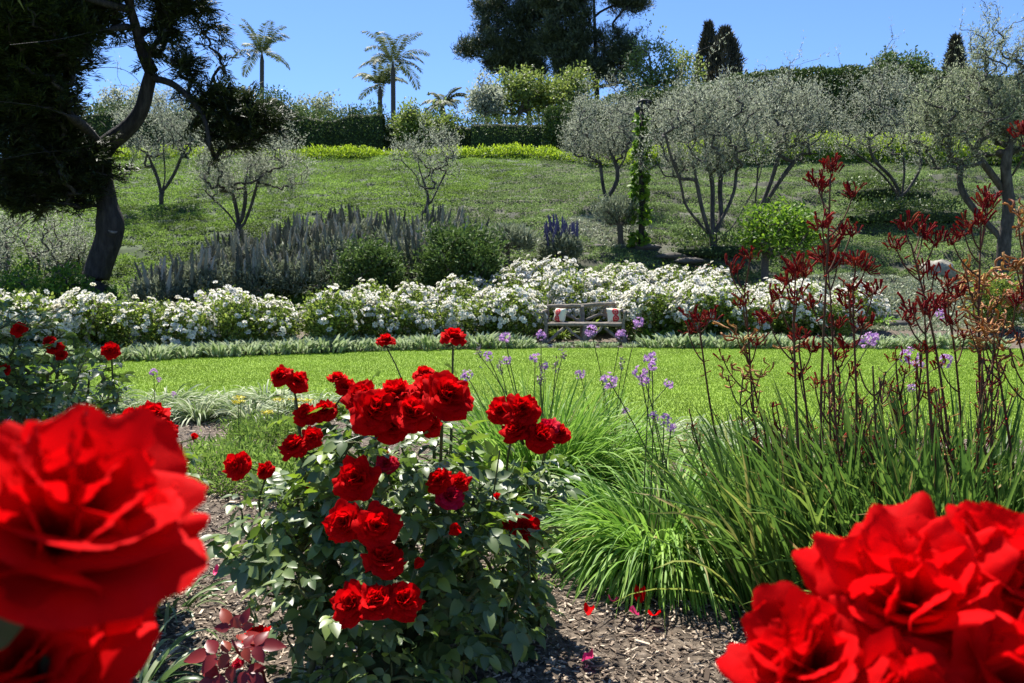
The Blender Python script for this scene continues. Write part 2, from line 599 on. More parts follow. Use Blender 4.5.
def in_blobs(blobs, n, shell=0.0, rng=RNG):
    """n points spread through ellipsoids (centre, radii); shell>0 pushes them outward"""
    vol = np.array([np.prod(b[1]) for b in blobs])
    pick = rng.choice(len(blobs), n, p=vol / vol.sum())
    d = nrm(rng.normal(size=(n, 3)))
    r = rng.random(n) ** (1 / 3)
    r = shell + (1 - shell) * r
    C = np.array([b[0] for b in blobs], float)[pick]
    Rr = np.array([b[1] for b in blobs], float)[pick]
    return C + d * r[:, None] * Rr, d


def blob(px, py, Y, rx, ry, ryd=None):
    s = Y / FPX
    return (W(px, py, Y), (rx * s, (ryd if ryd else rx * s), ry * s))


def grow(limbs, targets, tip_r=.004, power=.5, wiggle=.12, uppen=.6, segs=4, rng=RNG):
    """branch skeleton: limbs = list of polylines (k,3) joined at their first point to the nearest earlier node;
    targets join the nearest node. returns list of (points, start radius, end radius) and the target directions"""
    P, par = [], []

    def addchain(pts, parent):
        for q in pts:
            P.append(np.asarray(q, float))
            par.append(parent)
            parent = len(P) - 1
        return parent
    chains = []
    for lb in limbs:
        lb = np.asarray(lb, float)
        t = np.linspace(0, 1, len(lb))
        tt = np.linspace(0, 1, max(len(lb) * 3, 6))
        # smooth the polyline
        s = np.stack([np.interp(tt, t, lb[:, i]) for i in range(3)], 1)
        for _ in range(2):
            s[1:-1] = (s[:-2] + 2 * s[1:-1] + s[2:]) / 4
        if not P:
            e = addchain(s, -1)
            chains.append(list(range(len(P) - len(s), len(P))))
        else:
            A = np.array(P)
            i = int(np.argmin(np.linalg.norm(A - s[0], axis=1)))
            n0 = len(P)
            addchain(s[1:], i)
            chains.append([i] + list(range(n0, len(P))))
    root = P[0]
    order = np.argsort(np.linalg.norm(targets - root, axis=1))
    dirs = np.zeros_like(targets)
    for k in order:
        T = targets[k]
        A = np.array(P)
        dv = T - A
        dist = np.linalg.norm(dv, axis=1)
        pen = dist + uppen * np.maximum(A[:, 2] - T[2] + .15 * dist, 0)
        pen[0] += .3 * dist[0]
        i = int(np.argmin(pen))
        d = dist[i]
        pj = par[i] if par[i] >= 0 else i
        tin = A[i] - A[pj]
        tin = tin / max(np.linalg.norm(tin), 1e-6)
        c = A[i] + (tin * .5 + np.array([0, 0, .2])) * d * .5
        u = np.linspace(0, 1, segs + 1)[1:, None]
        pts = (1 - u) ** 2 * A[i] + 2 * u * (1 - u) * c + u * u * T
        pts[:-1] += rng.normal(0, wiggle * d / segs, pts[:-1].shape)
        n0 = len(P)
        addchain(pts, i)
        chains.append([i] + list(range(n0, len(P))))
        dirs[k] = pts[-1] - pts[-2]
    cnt = np.zeros(len(P))
    cnt[[c[-1] for c in chains]] = 1
    for i in range(len(P) - 1, 0, -1):
        if par[i] >= 0:
            cnt[par[i]] += cnt[i]
    rad = tip_r * np.maximum(cnt, 1) ** power
    A = np.array(P)
    out = []
    for c in chains:
        r = rad[c].copy()
        if len(c) > 1:
            r[0] = min(r[0], r[1] * 1.25)
        out.append((A[c], r))
    return out, nrm(dirs)


def tubes(g, chains, m=0, minr=0.0):
    for P, r in chains:
        if r.max() < minr:
            continue
        n = 3 if r.max() < .006 else (5 if r.max() < .03 else (8 if r.max() < .12 else 14))
        g.tube(P, r, n, m, cap=False)


def leaves_around(g, T, P, dirs, per, spread, length, width, m=0, up=.2, align=.8, rng=RNG, nup=.6):
    """per leaves around each point, following the twig direction"""
    n = len(P) * per
    C = np.repeat(P, per, 0) + rng.normal(0, 1, (n, 3)) * spread
    D = nrm(np.repeat(dirs, per, 0) * align + rng.normal(0, .6, (n, 3)) + np.array([0, 0, up]))
    Nn = nrm(rng.normal(0, 1, (n, 3)) + np.array([0, 0, nup]))
    L = length * rng.uniform(.7, 1.25, n)
    g.scatter(T[0], T[1], C, D, Nn, L, m, SW=L * (width / length))


def blades(g, B, D, L, Wd, droop, segs=6, m=0, fold=.3, rng=RNG, curl=1.0, face=None):
    """long arching strap leaves: B base (n,3), D starting direction, L length, Wd width, droop amount"""
    n = len(B)
    L = np.broadcast_to(np.asarray(L, float), (n,))
    Wd = np.broadcast_to(np.asarray(Wd, float), (n,))
    droop = np.broadcast_to(np.asarray(droop, float), (n,))
    s = np.linspace(0, 1, segs + 1)
    pos = np.zeros((n, segs + 1, 3))
    d = nrm(D)
    pos[:, 0] = B
    dirs = [d]
    for i in range(segs):
        d = nrm(d + np.array([0, 0, -1.0]) * (droop * (0.35 + curl * s[i + 1]) / segs * 2)[:, None] + rng.normal(0, .025, (n, 3)))
        pos[:, i + 1] = pos[:, i] + d * (L / segs)[:, None]
        dirs.append(d)
    dirs = np.stack(dirs, 1)
    side = np.cross(dirs, np.array([0, 0, 1.0])[None, None] + rng.normal(0, .5, (n, 1, 3)))
    side = nrm(side)
    nn = np.cross(side, dirs)
    wp = np.interp(s, [0, .15, .6, .88, 1], [.6, .95, 1, .55, .04])
    w = Wd[:, None] * wp[None] * .5
    a = pos - side * w[..., None] + nn * (w * fold)[..., None]
    c = pos + side * w[..., None] + nn * (w * fold)[..., None]
    V = np.stack([a, pos, c], 2).reshape(n, -1, 3)
    F = []
    for i in range(segs):
        for j in range(2):
            q = i * 3 + j
            F.append([q, q + 1, q + 4, q + 3])
    F = np.array(F)
    FF = F[None] + (np.arange(n) * V.shape[1])[:, None, None]
    g.add(V.reshape(-1, 3), FF.reshape(-1, 4), m)
    return pos


def bloom(g, c, axis, Rr, n=24, nu=7, nv=6, seed=0, openness=1.0, ruffle=.10, m=0, start=0, wide=1.0):
    """rose flower: petals in a spiral from the closed heart to the reflexed outer ones"""
    rs = np.random.default_rng(seed)
    c = np.asarray(c, float)
    ax = nrm(np.asarray(axis, float))
    e1 = nrm(np.cross(ax, [.31, .2, .93] if abs(ax[2]) < .9 else [1, .1, 0]))
    e2 = np.cross(ax, e1)
    u = np.linspace(-1, 1, nu)
    v = np.linspace(0, 1, nv)
    U, Vv = np.meshgrid(u, v)
    for i in range(start, n):
        t = (i + .5) / n
        ph = i * 2.39996 + rs.normal(0, .25)
        th0 = R(4) + (R(62) * openness) * t ** 1.1 + rs.normal(0, .10)
        curl = (.25 + 1.05 * t) * openness + rs.normal(0, .18)
        L = Rr * (.78 + .34 * t) * rs.uniform(.9, 1.08)
        ds = v[1] - v[0]
        ang = th0 * np.clip(v * 2.2, .35, 1) + curl * np.clip(v - .45, 0, 1) ** 1.4 * 2.2
        r = Rr * (.03 + .12 * t) + np.concatenate([[0], np.cumsum(np.sin(ang[1:]) * L * ds)])
        z = -.32 * Rr * t + np.concatenate([[0], np.cumsum(np.cos(ang[1:]) * L * ds)])
        Wd = wide * Rr * (.50 + .44 * t) * rs.uniform(.85, 1.15)
        wp = np.interp(v, [0, .2, .5, .8, .93, 1], [.25, .66, .96, 1.0, .97, .90])
        notch = 1 - .05 * np.exp(-(u / .2) ** 2) * rs.uniform(-.5, 1)
        sv = Vv * (1 - (.14 + .10 * rs.random()) * np.abs(U) ** 3.6 * Vv)
        rr = np.interp(sv, v, r)
        zz = np.interp(sv, v, z)
        x = u[None] * Wd * wp[:, None]
        # sideways wrap around the flower axis and cupping
        rho = rr + Rr * (.10 + .25 * t)
        a = np.clip(x / rho, -1.5, 1.5)
        k1, k2, p1, p2 = rs.uniform(2, 4), rs.uniform(4, 7), rs.uniform(0, 6.3), rs.uniform(0, 6.3)
        ru = ruffle * Rr * (Vv ** 2.2) * (np.sin(k1 * U + p1) + .7 * np.sin(k2 * U + p2) + .35 * np.sin(11 * U + p1 * 2)) * (.4 + t)
        ru = ru + Rr * .05 * (vnoise(U * 1.6 + i * 7, Vv * 2.2 + seed, 1.0, seed + i) - .5) * Vv + Rr * .03 * (vnoise(U * 5 + i * 3, Vv * 2, 1.0, seed) - .5) * Vv
        # side edges roll back on open petals
        roll = (U ** 2) * Vv * Rr * (.16 - .34 * t * openness) + rs.normal(0, .05) * U * Rr * Vv
        zz = (zz + roll) * 1.0 + ru * .8
        rr = rr + ru * .6
        zz = z[0] + (zz - z[0]) * notch[None]
        X = rr * np.cos(a + ph) - (x - rho * np.sin(a)) * np.sin(ph)
        Y = rr * np.sin(a + ph) + (x - rho * np.sin(a)) * np.cos(ph)
        X += rs.normal(0, .012 * Rr, X.shape) * Vv
        P = c + X[..., None] * e1 + Y[..., None] * e2 + zz[..., None] * ax
        g.grid(P[..., 0], P[..., 1], P[..., 2], m)


def sepals(g, c, axis, Rr, m=0):
    ax = nrm(np.asarray(axis, float))
    d = nrm(RNG.normal(size=(5, 3)))
    d = nrm(d - (d @ ax)[:, None] * ax - ax * .4)
    g.scatter(LEAF[0], LEAF[1], np.repeat([c - ax * Rr * .35], 5, 0), d, np.repeat([-ax], 5, 0), Rr * .7, m, SW=Rr * .25)
    g.tube([c - ax * Rr * .55, c - ax * Rr * .35, c - ax * Rr * .15], [Rr * .06, Rr * .16, Rr * .10], 7, m)

# ================================================================ GROUND
def edge_far(x):
    return np.interp(x, [-12, -9, -6.6, -5.3, -3.8, -2.1, -.2, 3.7, 9.5, 14], [11.5, 12, 12.8, 13.6, 14.3, 15.0, 15.4, 15.5, 15.3, 15.0])


def edge_near(x):
    return np.interp(x, [-14, -6, -1, 1, 4, 14], [8.6, 8.4, 8.0, 6.9, 6.6, 6.4])


def build_ground():
    xs = np.unique(np.concatenate([np.linspace(-400, -60, 12), np.linspace(-60, -27, 34), np.arange(-27, 30, .16), np.linspace(30, 60, 31), np.linspace(60, 400, 12)]).round(3))
    ys = np.unique(np.concatenate([np.linspace(-120, -8, 8), np.linspace(-8, 16, 25), np.arange(16, 43.5, .11), np.linspace(43.5, 90, 47), np.linspace(90, 600, 16)]).round(3))
    X, Y = np.meshgrid(xs, ys, indexing='ij')
    Z = H(X, Y)
    m = np.clip((Y - 18) / 3, 0, 1) * np.clip((44 - Y) / 2, 0, 1)
    Z = Z + m * (.18 * (vnoise(X, Y * 1.7, .55, 11) - .5) + .06 * (vnoise(X, Y * 1.5, .23, 12) - .5))
    g = Geo()
    g.grid(X, Y, Z)
    o = g.build('ground', M['hill'])
    tag(o, 'sloping planted hillside rising behind the garden', 'ground', kind='structure')
    # mulch bed in front
    xs = np.arange(-9, 9.01, .035)
    ys = np.arange(1.2, 9.01, .035)
    X, Y = np.meshgrid(xs, ys, indexing='ij')
    Z = .012 + .035 * (vnoise(X, Y, .5, 21)) + .022 * vnoise(X, Y, .12, 22) + .012 * vnoise(X, Y, .05, 23)
    Y2 = np.minimum(Y, edge_near(X) + .15)
    g = Geo()
    g.grid(X, Y2, Z * np.where(Y > edge_near(X), .3, 1))
    o = g.build('mulch_ground', M['mulch'])
    tag(o, 'bark mulch covering the flower bed', 'ground', kind='structure')
    g = Geo()
    g.grid(*[a for a in np.meshgrid([-30, 30], [-4, 1.2], indexing='ij')], np.full((2, 2), .02))
    o = g.build('near_ground', M['mulch'])
    tag(o, 'bark mulch in front of the bed', 'ground', kind='structure')
    # rose bed behind the lawn
    xs = np.arange(-14, 16, .12)
    v = np.linspace(0, 1, 60)
    X, Vv = np.meshgrid(xs, v, indexing='ij')
    Y = edge_far(X) - .05 + Vv * (18.2 - edge_far(X))
    g = Geo()
    g.grid(X, Y, H(X, Y) + .012 + .02 * vnoise(X, Y, .2, 31))
    o = g.build('rose_bed_ground', M['mulch'])
    tag(o, 'soil under the white roses', 'ground', kind='structure')
    # lawn
    xs = np.arange(-30, 30, .25)
    v = np.linspace(0, 1, 80)
    X, Vv = np.meshgrid(xs, v, indexing='ij')
    Y = edge_near(X) + Vv * (edge_far(X) - edge_near(X))
    g = Geo()
    g.grid(X, Y, .035 + .012 * vnoise(X, Y, .9, 41))
    o = g.build('lawn', M['lawn'])
    tag(o, 'mown bright green lawn', 'lawn', kind='structure')
    n = 620000
    y = RNG.uniform(6.4, 15.5, n)
    x = RNG.uniform(-1, 1, n) * (.70 * y + 2.6)
    k = (y > edge_near(x)) & (y < edge_far(x))
    x, y = x[k], y[k]
    P = np.stack([x, y, .035 + .012 * vnoise(x, y, .9, 41)], 1)
    D = nrm(np.stack([RNG.normal(0, .45, len(x)), RNG.normal(0, .45, len(x)), np.ones(len(x))], 1))
    T = (np.array([[-.5, 0, 0], [.5, 0, 0], [0, 1, .1]]), [[0, 1, 2]])
    g = Geo()
    L = RNG.uniform(.014, .032, len(x))
    g.scatter(T[0], T[1], P, D, rand_dirs(len(x)), L, SW=.007)
    o = g.build('lawn_grass', M['grass'])
    tag(o, 'short mown grass blades of the lawn', 'grass', kind='stuff')
    # wood chips
    n = 120000
    y = 1.9 + 6.6 * RNG.random(n) ** 1.5
    x = RNG.uniform(-1, 1, n) * (.70 * y + 1.6)
    k = y < edge_near(x) + .05
    x, y = x[k], y[k]
    z = .012 + .035 * vnoise(x, y, .5, 21) + .022 * vnoise(x, y, .12, 22) + .012
    P = np.stack([x, y, z], 1)
    th = RNG.uniform(0, 6.28, len(x))
    D = np.stack([np.cos(th), np.sin(th), RNG.normal(0, .25, len(x))], 1)
    Nn = nrm(np.stack([RNG.normal(0, .35, len(x)), RNG.normal(0, .35, len(x)), np.ones(len(x))], 1))
    bx = np.array([[x_, y_, z_] for x_ in (-.5, .5) for y_ in (-.5, .5) for z_ in (-.07, .07)], float)
    bx[[2, 3]] *= [.5, 1.1, 1]
    bx[[4, 5]] *= [.6, .9, 1]
    bf = [[0, 1, 3, 2], [4, 6, 7, 5], [0, 4, 5, 1], [2, 3, 7, 6], [0, 2, 6, 4], [1, 5, 7, 3]]
    g = Geo()
    L = RNG.uniform(.006, .030, len(x)) * np.where(RNG.random(len(x)) < .04, 2.0, 1)
    g.scatter(bx, bf, P, D, Nn, L, SW=L * RNG.uniform(.12, .5, len(x)))
    o = g.build('wood_chips', M['chip'], smooth=False)
    tag(o, 'weathered wood chips strewn over the flower bed', 'wood chips', kind='stuff')


def hill_cover():
    T = DIAMOND
    def pts(n, x0, x1, y0, y1):
        y = RNG.uniform(y0, y1, n)
        x = RNG.uniform(x0, x1, n)
        return x, y
    n = 1000000
    y = RNG.uniform(17.5, 43, n)
    x = RNG.uniform(-1, 1, n) * (.70 * y + 2.6)
    zone = x - .33 * y + 1.0 * (vnoise(x, y, 2.5, 51) - .5) > -11.3
    sil = (zone & (x > 6.5) & (y < 21 + 1.0 * vnoise(x, y, 2, 55))) | ((((x - 3.1) / 1.3) ** 2 + ((y - 25.3) / 1.9) ** 2 + .5 * (vnoise(x, y, 1, 56) - .5)) < 1)
    bare = zone & ~sil & ((vnoise(x, y, 1.4, 52) > .93) | ((((x - 4.0) / .8) ** 2 + ((y - 23.3) / .3) ** 2) < 1))
    for nm, mask, mat, lab in (('green_ground_cover', ~zone, 'greencov', 'low bright green ground cover on the left of the slope'),
                               ('gray_ground_cover', zone & ~sil & ~bare, 'graycov', 'low grey green ground cover on the middle and right of the slope'),
                               ('silver_ground_cover', sil, 'silver', 'flat silvery mat of ground cover at the foot of the slope')):
        xx, yy = x[mask], y[mask]
        m = np.clip((yy - 18) / 3, 0, 1) * np.clip((44 - yy) / 2, 0, 1)
        zz = H(xx, yy) + m * (.18 * (vnoise(xx, yy * 1.7, .55, 11) - .5) + .05 * (vnoise(xx, yy * 1.5, .23, 12) - .5))
        kp = (vnoise(xx, yy * 2.2, .42, 61) * .7 + vnoise(xx, yy * 2, .17, 62) * .3 > .34) | (nm == 'silver_ground_cover')
        xx, yy, zz = xx[kp], yy[kp], zz[kp]
        lump = vnoise(xx, yy * 2.2, .42, 61) * .16 * (1 if nm != 'silver_ground_cover' else .15)
        P = np.stack([xx, yy, zz + lump * RNG.random(len(xx))], 1)
        D = nrm(np.stack([RNG.normal(0, .8, len(xx)), RNG.normal(0, .8, len(xx)), RNG.uniform(.1, 1, len(xx))], 1))
        g = Geo()
        L = RNG.uniform(.04, .08, len(xx))
        g.scatter(T[0], T[1], P, D, rand_dirs(len(xx), 1.0), L, SW=L * .6)
        o = g.build(nm, M[mat])
        tag(o, lab, 'ground cover', kind='stuff')


build_ground()
hill_cover()


# ================================================================ TREES AND HEDGES ON THE SLOPE
def pxtree(name, label, cat, basepx, limbs, blobs, nt, per, leaf, mat, bark='bark', size=(.09, .022), spread=.14, tip=.006, Y0=None, group=None,
           up=.35, shell=.35, dy=.5, base=None, power=.5, seed=1, trunkname='trunk', crownname='crown', uppen=.6, nup=.6, clump=0, gap=.55, gapt=.31, along=.0):
    """tree measured off the picture: limbs and crown ellipsoids as pixels with a depth offset, turned into world points at the tree's distance"""
    rng = np.random.default_rng(seed)
    if base is None:
        base = hit(*basepx) if Y0 is None else gp(basepx[0], Y0)
    Y = base[1]
    Ls = []
    for lb in limbs:
        off = rng.uniform(-dy, dy)
        pts = [W(p[0], p[1], Y + (p[2] if len(p) > 2 else off * i / max(len(lb) - 1, 1))) for i, p in enumerate(lb)]
        Ls.append(pts)
    Ls[0][0] = base - np.array([0, 0, .15])
    Bs = [blob(b[0], b[1], Y + (b[4] if len(b) > 4 else rng.uniform(-.4, .4)), b[2], b[3]) for b in blobs]
    tg, _ = in_blobs(Bs, nt, shell, rng)
    if clump:
        K = max(nt // clump, 8)
        cs = tg[rng.choice(len(tg), K)]
        tg = cs[rng.integers(0, K, nt)] + rng.normal(0, 1, (nt, 3)) * [.42, .42, .28]
    else:
        cc = np.array([b[0] for b in Bs])
        near = cc[np.argmin(np.linalg.norm(tg[:, None] - cc[None], axis=2), axis=1)]
        dv = tg - near
        dn = nrm(dv)
        wob = .72 + .75 * vnoise(dn[:, 0] * 2 + dn[:, 2], dn[:, 1] * 2 + near[:, 0], .6, seed + 5)
        tg = near + dv * (np.where(rng.random(nt) < .2, rng.uniform(1.1, 1.4, nt), 1.0) * (wob if shell < .5 else 1))[:, None]
        if along:
            tg[:, 2] += np.where((dn[:, 2] > 0) & (rng.random(nt) < .4), rng.exponential(.28, nt), 0)
        q = vnoise(tg[:, 0] * 1.3 + tg[:, 1] * .7, tg[:, 2] * 1.3 - tg[:, 1] * .5, gap, seed) 
        tg = tg[q > gapt]
    ch, dirs = grow(Ls, tg, tip_r=tip, power=power, rng=rng, uppen=uppen)
    e = empty(name, base, label, cat, group)
    g = Geo()
    tubes(g, ch)
    g.build(trunkname, M[bark], e, loc=base)
    g = Geo()
    if along:
        n = len(tg) * per
        dd = nrm(np.repeat(dirs, per, 0) + [0, 0, .75])
        C = np.repeat(tg, per, 0) + dd * (rng.uniform(-.85, .6, n) * along)[:, None] + rng.normal(0, 1, (n, 3)) * spread * .36
        g.scatter(leaf[0], leaf[1], C, nrm(dd + rng.normal(0, .55, (n, 3))), nrm(rng.normal(0, 1, (n, 3)) + [0, 0, nup]), size[0] * rng.uniform(.7, 1.25, n), SW=size[1] * rng.uniform(.8, 1.2, n))
    else:
        leaves_around(g, leaf, tg, dirs, per, spread, size[0], size[1], up=up, rng=rng, nup=nup)
    # leaves further down the twigs too
    mid = np.array([c[0][max(len(c[0]) - 2, 0)] for c in ch if len(c[0]) > 2][-nt:])
    if len(mid) == len(dirs):
        leaves_around(g, leaf, mid, dirs, max(per // 3, 1), spread * .8, size[0], size[1], up=up, rng=rng, nup=nup)
    g.build(crownname, M[mat], e, loc=base)
    return e


OG = 'olive trees on the slope'
pxtree('olive_tree', 'grey olive tree growing behind the dark conifer trunk', 'tree', (161, 207),
       [[(161, 207), (162, 196), (158, 178), (150, 160), (144, 140)], [(162, 196), (166, 175), (163, 145), (165, 125)], [(163, 192), (176, 172), (182, 155), (196, 135)]],
       [(160, 125, 36, 30), (140, 140, 22, 24), (178, 112, 24, 22), (185, 140, 18, 22), (165, 100, 20, 14)], 560, 26, DIAMOND, 'olive', group=OG, along=.50, tip=.0058, power=.43, seed=11)
pxtree('olive_tree', 'wide olive tree with fanned thin trunks above the left end of the echium thicket', 'tree', (240, 241),
       [[(241, 241), (240, 232), (232, 217), (220, 205), (206, 192)], [(240, 230), (236, 205), (230, 185), (228, 170)], [(242, 230), (252, 205), (258, 180), (268, 165)],
        [(242, 232), (262, 214), (285, 203), (302, 194)], [(241, 225), (246, 200), (245, 180)]],
       [(235, 168, 34, 22), (270, 158, 30, 18), (214, 178, 20, 20), (298, 172, 14, 14), (280, 180, 20, 10), (250, 150, 25, 10)], 700, 24, DIAMOND, 'olive', group=OG, along=.50, tip=.0058, power=.43, seed=12)
pxtree('olive_tree', 'small sparse olive tree with two leaning stems in the middle of the slope', 'tree', (425, 218),
       [[(424, 218), (417, 205), (405, 183), (397, 162)], [(424, 215), (430, 198), (420, 172), (418, 160)], [(430, 205), (438, 188), (446, 172)]],
       [(434, 150, 24, 14), (400, 155, 13, 13), (447, 165, 12, 15), (420, 145, 14, 9), (428, 178, 12, 12)], 260, 20, DIAMOND, 'olive', group=OG, along=.50, tip=.0058, power=.43, seed=13)
pxtree('olive_tree', 'rounded grey olive tree standing beside the ivy clad post', 'tree', (612, 207),
       [[(604, 207), (603, 190), (601, 168), (597, 150)], [(606, 200), (618, 182), (617, 165), (608, 148)], [(614, 175), (625, 160), (628, 140)]],
       [(606, 125, 38, 28), (586, 138, 24, 22), (622, 145, 18, 20), (600, 105, 26, 14), (570, 128, 10, 14)], 850, 22, DIAMOND, 'olive', group=OG, along=.50, tip=.0058, power=.43, seed=14)
pxtree('olive_tree', 'broad olive tree with four spreading dark trunks above the orange roses', 'tree', (714, 256),
       [[(715, 256), (713, 235), (712, 212), (713, 185), (708, 165), (704, 130), (700, 100)], [(714, 236), (722, 218), (719, 190), (724, 150), (726, 110)], [(712, 240), (703, 215), (696, 180), (690, 140)], [(713, 240), (698, 222), (684, 205), (681, 182), (672, 162), (664, 130)], [(714, 232), (727, 210), (735, 190), (736, 172)],
        [(714, 225), (722, 195), (726, 170)], [(714, 242), (733, 228), (745, 205), (760, 180), (764, 150)]],
       [(690, 128, 40, 36), (662, 148, 24, 30), (725, 120, 38, 36), (745, 145, 26, 25), (700, 155, 40, 18), (690, 100, 25, 14), (740, 100, 18, 14)], 1300, 21, DIAMOND, 'olive', group=OG, along=.50, tip=.0058, power=.43, seed=15, dy=1.2)
pxtree('olive_tree', 'olive tree with thin trunks leaning right, behind the leafy citrus tree', 'tree', (752, 228),
       [[(752, 228), (764, 205), (780, 180), (797, 158)], [(753, 224), (766, 195), (775, 170), (778, 155)], [(752, 226), (756, 195), (758, 165)]],
       [(785, 115, 38, 30), (800, 130, 28, 24), (765, 125, 26, 26), (790, 95, 24, 14), (815, 110, 14, 18)], 850, 21, DIAMOND, 'olive', group=OG, along=.50, tip=.0058, power=.43, seed=16)
pxtree('olive_tree', 'open olive tree with low crooked limbs under the tall right hedge', 'tree', (901, 207),
       [[(901, 207), (899, 196), (884, 176), (868, 162), (850, 150)], [(900, 196), (893, 178), (872, 160), (868, 140)], [(902, 198), (918, 175), (922, 160), (916, 140)], [(901, 200), (905, 170), (900, 140)]],
       [(868, 118, 30, 30), (893, 110, 26, 34), (850, 140, 22, 14), (885, 80, 24, 18), (905, 150, 20, 18), (884, 55, 12, 14), (915, 125, 16, 20)], 700, 22, DIAMOND, 'olive', group=OG, along=.50, tip=.0058, power=.43, seed=17)
pxtree('olive_tree', 'largest olive tree with a thick gnarled trunk at the foot of the slope', 'tree', (1000, 277),
       [[(1002, 277), (1003, 258), (1004, 238), (1009, 212), (1008, 190), (1004, 165), (1012, 140)], [(1003, 240), (985, 222), (966, 200), (958, 182), (962, 160)],
        [(1007, 196), (990, 172), (972, 150), (960, 130)], [(1009, 180), (1022, 160), (1030, 140)], [(1002, 277), (994, 262), (1000, 245)]],
       [(965, 105, 42, 38), (1000, 75, 32, 36), (932, 128, 24, 28), (1025, 110, 32, 36), (955, 150, 26, 18), (985, 38, 16, 22), (940, 85, 18, 16), (990, 130, 30, 24), (985, 20, 7, 14)],
       1500, 22, DIAMOND, 'oliveB', group=OG, seed=18, dy=1.0, tip=.0068, power=.46, along=.5)
pxtree('olive_tree', 'pale thin olive shrub without a clear trunk at the left edge', 'tree', (40, 290),
       [[(40, 292), (35, 270), (25, 245)], [(40, 285), (50, 260), (60, 240)], [(40, 288), (62, 268), (78, 248)], [(40, 280), (38, 250)], [(40, 285), (15, 262), (0, 245)]],
       [(40, 240, 46, 26), (70, 255, 18, 22), (5, 250, 22, 26), (30, 268, 40, 16)], 620, 18, DIAMOND, 'olive', group=None, seed=19, Y0=21.5, bark='graystem')

# citrus, shrubs
pxtree('citrus_tree', 'small leafy tree with glossy yellow green leaves in front of the broad olive', 'tree', (766, 286),
       [[(765, 286), (764, 262), (768, 245), (770, 232)], [(766, 256), (756, 244), (750, 232)], [(768, 250), (785, 240), (795, 232)]],
       [(775, 232, 28, 18), (755, 232, 15, 16), (795, 235, 16, 18), (778, 218, 20, 9)], 330, 12, LEAF, 'citrus', size=(.13, .065), spread=.12, seed=21, up=-.1, bark='graystem', Y0=20.0)
pxtree('green_shrub', 'smaller round green shrub beside the echium thicket', 'shrub', (372, 296),
       [[(372, 298), (372, 285), (365, 272)], [(372, 288), (382, 270)]], [(373, 270, 26, 24), (360, 275, 14, 16), (384, 278, 12, 14)], 520, 18, LEAF, 'shrub', size=(.10, .045), spread=.10, seed=22, gapt=.1, Y0=19.8, trunkname='stems', crownname='foliage')
pxtree('green_shrub', 'larger round green shrub between the echium thicket and the white roses', 'shrub', (460, 296),
       [[(460, 300), (460, 285), (450, 268)], [(460, 288), (474, 268)]], [(460, 266, 34, 30), (440, 275, 18, 18), (480, 274, 16, 20), (462, 245, 22, 12)], 760, 20, LEAF, 'shrub', size=(.11, .05), spread=.11, seed=23, gapt=.1, Y0=19.8, trunkname='stems', crownname='foliage')
pxtree('shade_mound', 'brushy mound standing in for tree shade at the foot of the olive behind the conifer trunk', 'shrub', (172, 232),
       [[(172, 232), (172, 222)]], [(182, 222, 28, 13), (150, 218, 20, 9), (170, 212, 20, 8)], 260, 24, DIAMOND, 'shrub', size=(.12, .03), spread=.12, seed=24, Y0=31.0, bark='graystem', trunkname='stems', crownname='foliage')  # leafy mound added in place of the olive's shadow on the lumpy slope

# the small grey standard shrub by the post
pxtree('lavender_tree', 'small grey shrub trained on one thin stem in front of the ivy clad post', 'shrub', (621, 243),
       [[(621, 243), (620, 228), (619, 218)], [(619, 224), (608, 212)], [(619, 224), (628, 212)]],
       [(619, 212, 15, 13), (605, 212, 9, 11), (632, 210, 8, 12)], 220, 16, DIAMOND, 'echleaf', size=(.12, .03), spread=.07, seed=25, bark='graystem', up=1.0, trunkname='stem', crownname='foliage')


# ivy clad post
def ivy_post():
    b = hit(641, 247)
    Y = b[1]
    top = W(642, 112, Y)
    e = empty('ivy_post', b, 'tall slim post wrapped in lit green ivy with a dark iron bell bracket on top', 'post')
    g = Geo()
    pts = [b - [0, 0, .1], b + (top - b) * .3 + [.03, 0, 0], b + (top - b) * .6 - [.02, 0, 0], top]
    g.tube(pts, [.10, .09, .075, .06], 10)
    g.build('post', M['dark_bark'], e, loc=b)
    g = Geo()
    s = Y / FPX
    g.tube([top, top + [0, 0, 10 * s]], .035, 8)
    g.tube([top + [-4 * s, 0, 9 * s], top + [0, 0, 11 * s], top + [6 * s, 0, 11 * s], top + [9 * s, 0, 9 * s]], .04, 8)
    g.tube([top + [5 * s, 0, 10 * s], top + [6 * s, 0, 2 * s]], [.06, .05], 8)
    g.build('bracket', M['iron'], e, loc=b)
    g = Geo()
    g.lump(top + [-4.5 * s, -.05, 1.5 * s], (2.5 * s, 2.5 * s, 4 * s), amp=.03, n=9)
    g.tube([top + [-4.5 * s, -.05, 4.5 * s], top + [-4 * s, 0, 9 * s]], .012, 5)
    g.build('bell', M['iron'], e, loc=b)
    g = Geo()
    n = 1100
    t = RNG.random(n)
    t = t[vnoise(t * 22, t * 0, 1, 33) > .3]
    n = len(t)
    k = 1 + .8 * vnoise(t * 9, t * 0, 1, 5)
    C = b + (top - b) * t[:, None]
    a = RNG.uniform(0, 6.28, n)
    rad = (.07 + .10 * RNG.random(n)) * k * (1.1 - .3 * t)
    C = C + np.stack([np.cos(a) * rad - .1 * (t < .6) * RNG.random(n), np.sin(a) * rad, np.zeros(n)], 1)
    D = nrm(np.stack([np.cos(a), np.sin(a), RNG.normal(-.2, .5, n)], 1))
    g.scatter(LEAF[0], LEAF[1], C, D, rand_dirs(n, 1.0), RNG.uniform(.10, .2, n), SW=RNG.uniform(.09, .16, n))
    g.build('ivy', M['citrus'], e, loc=b)


ivy_post()


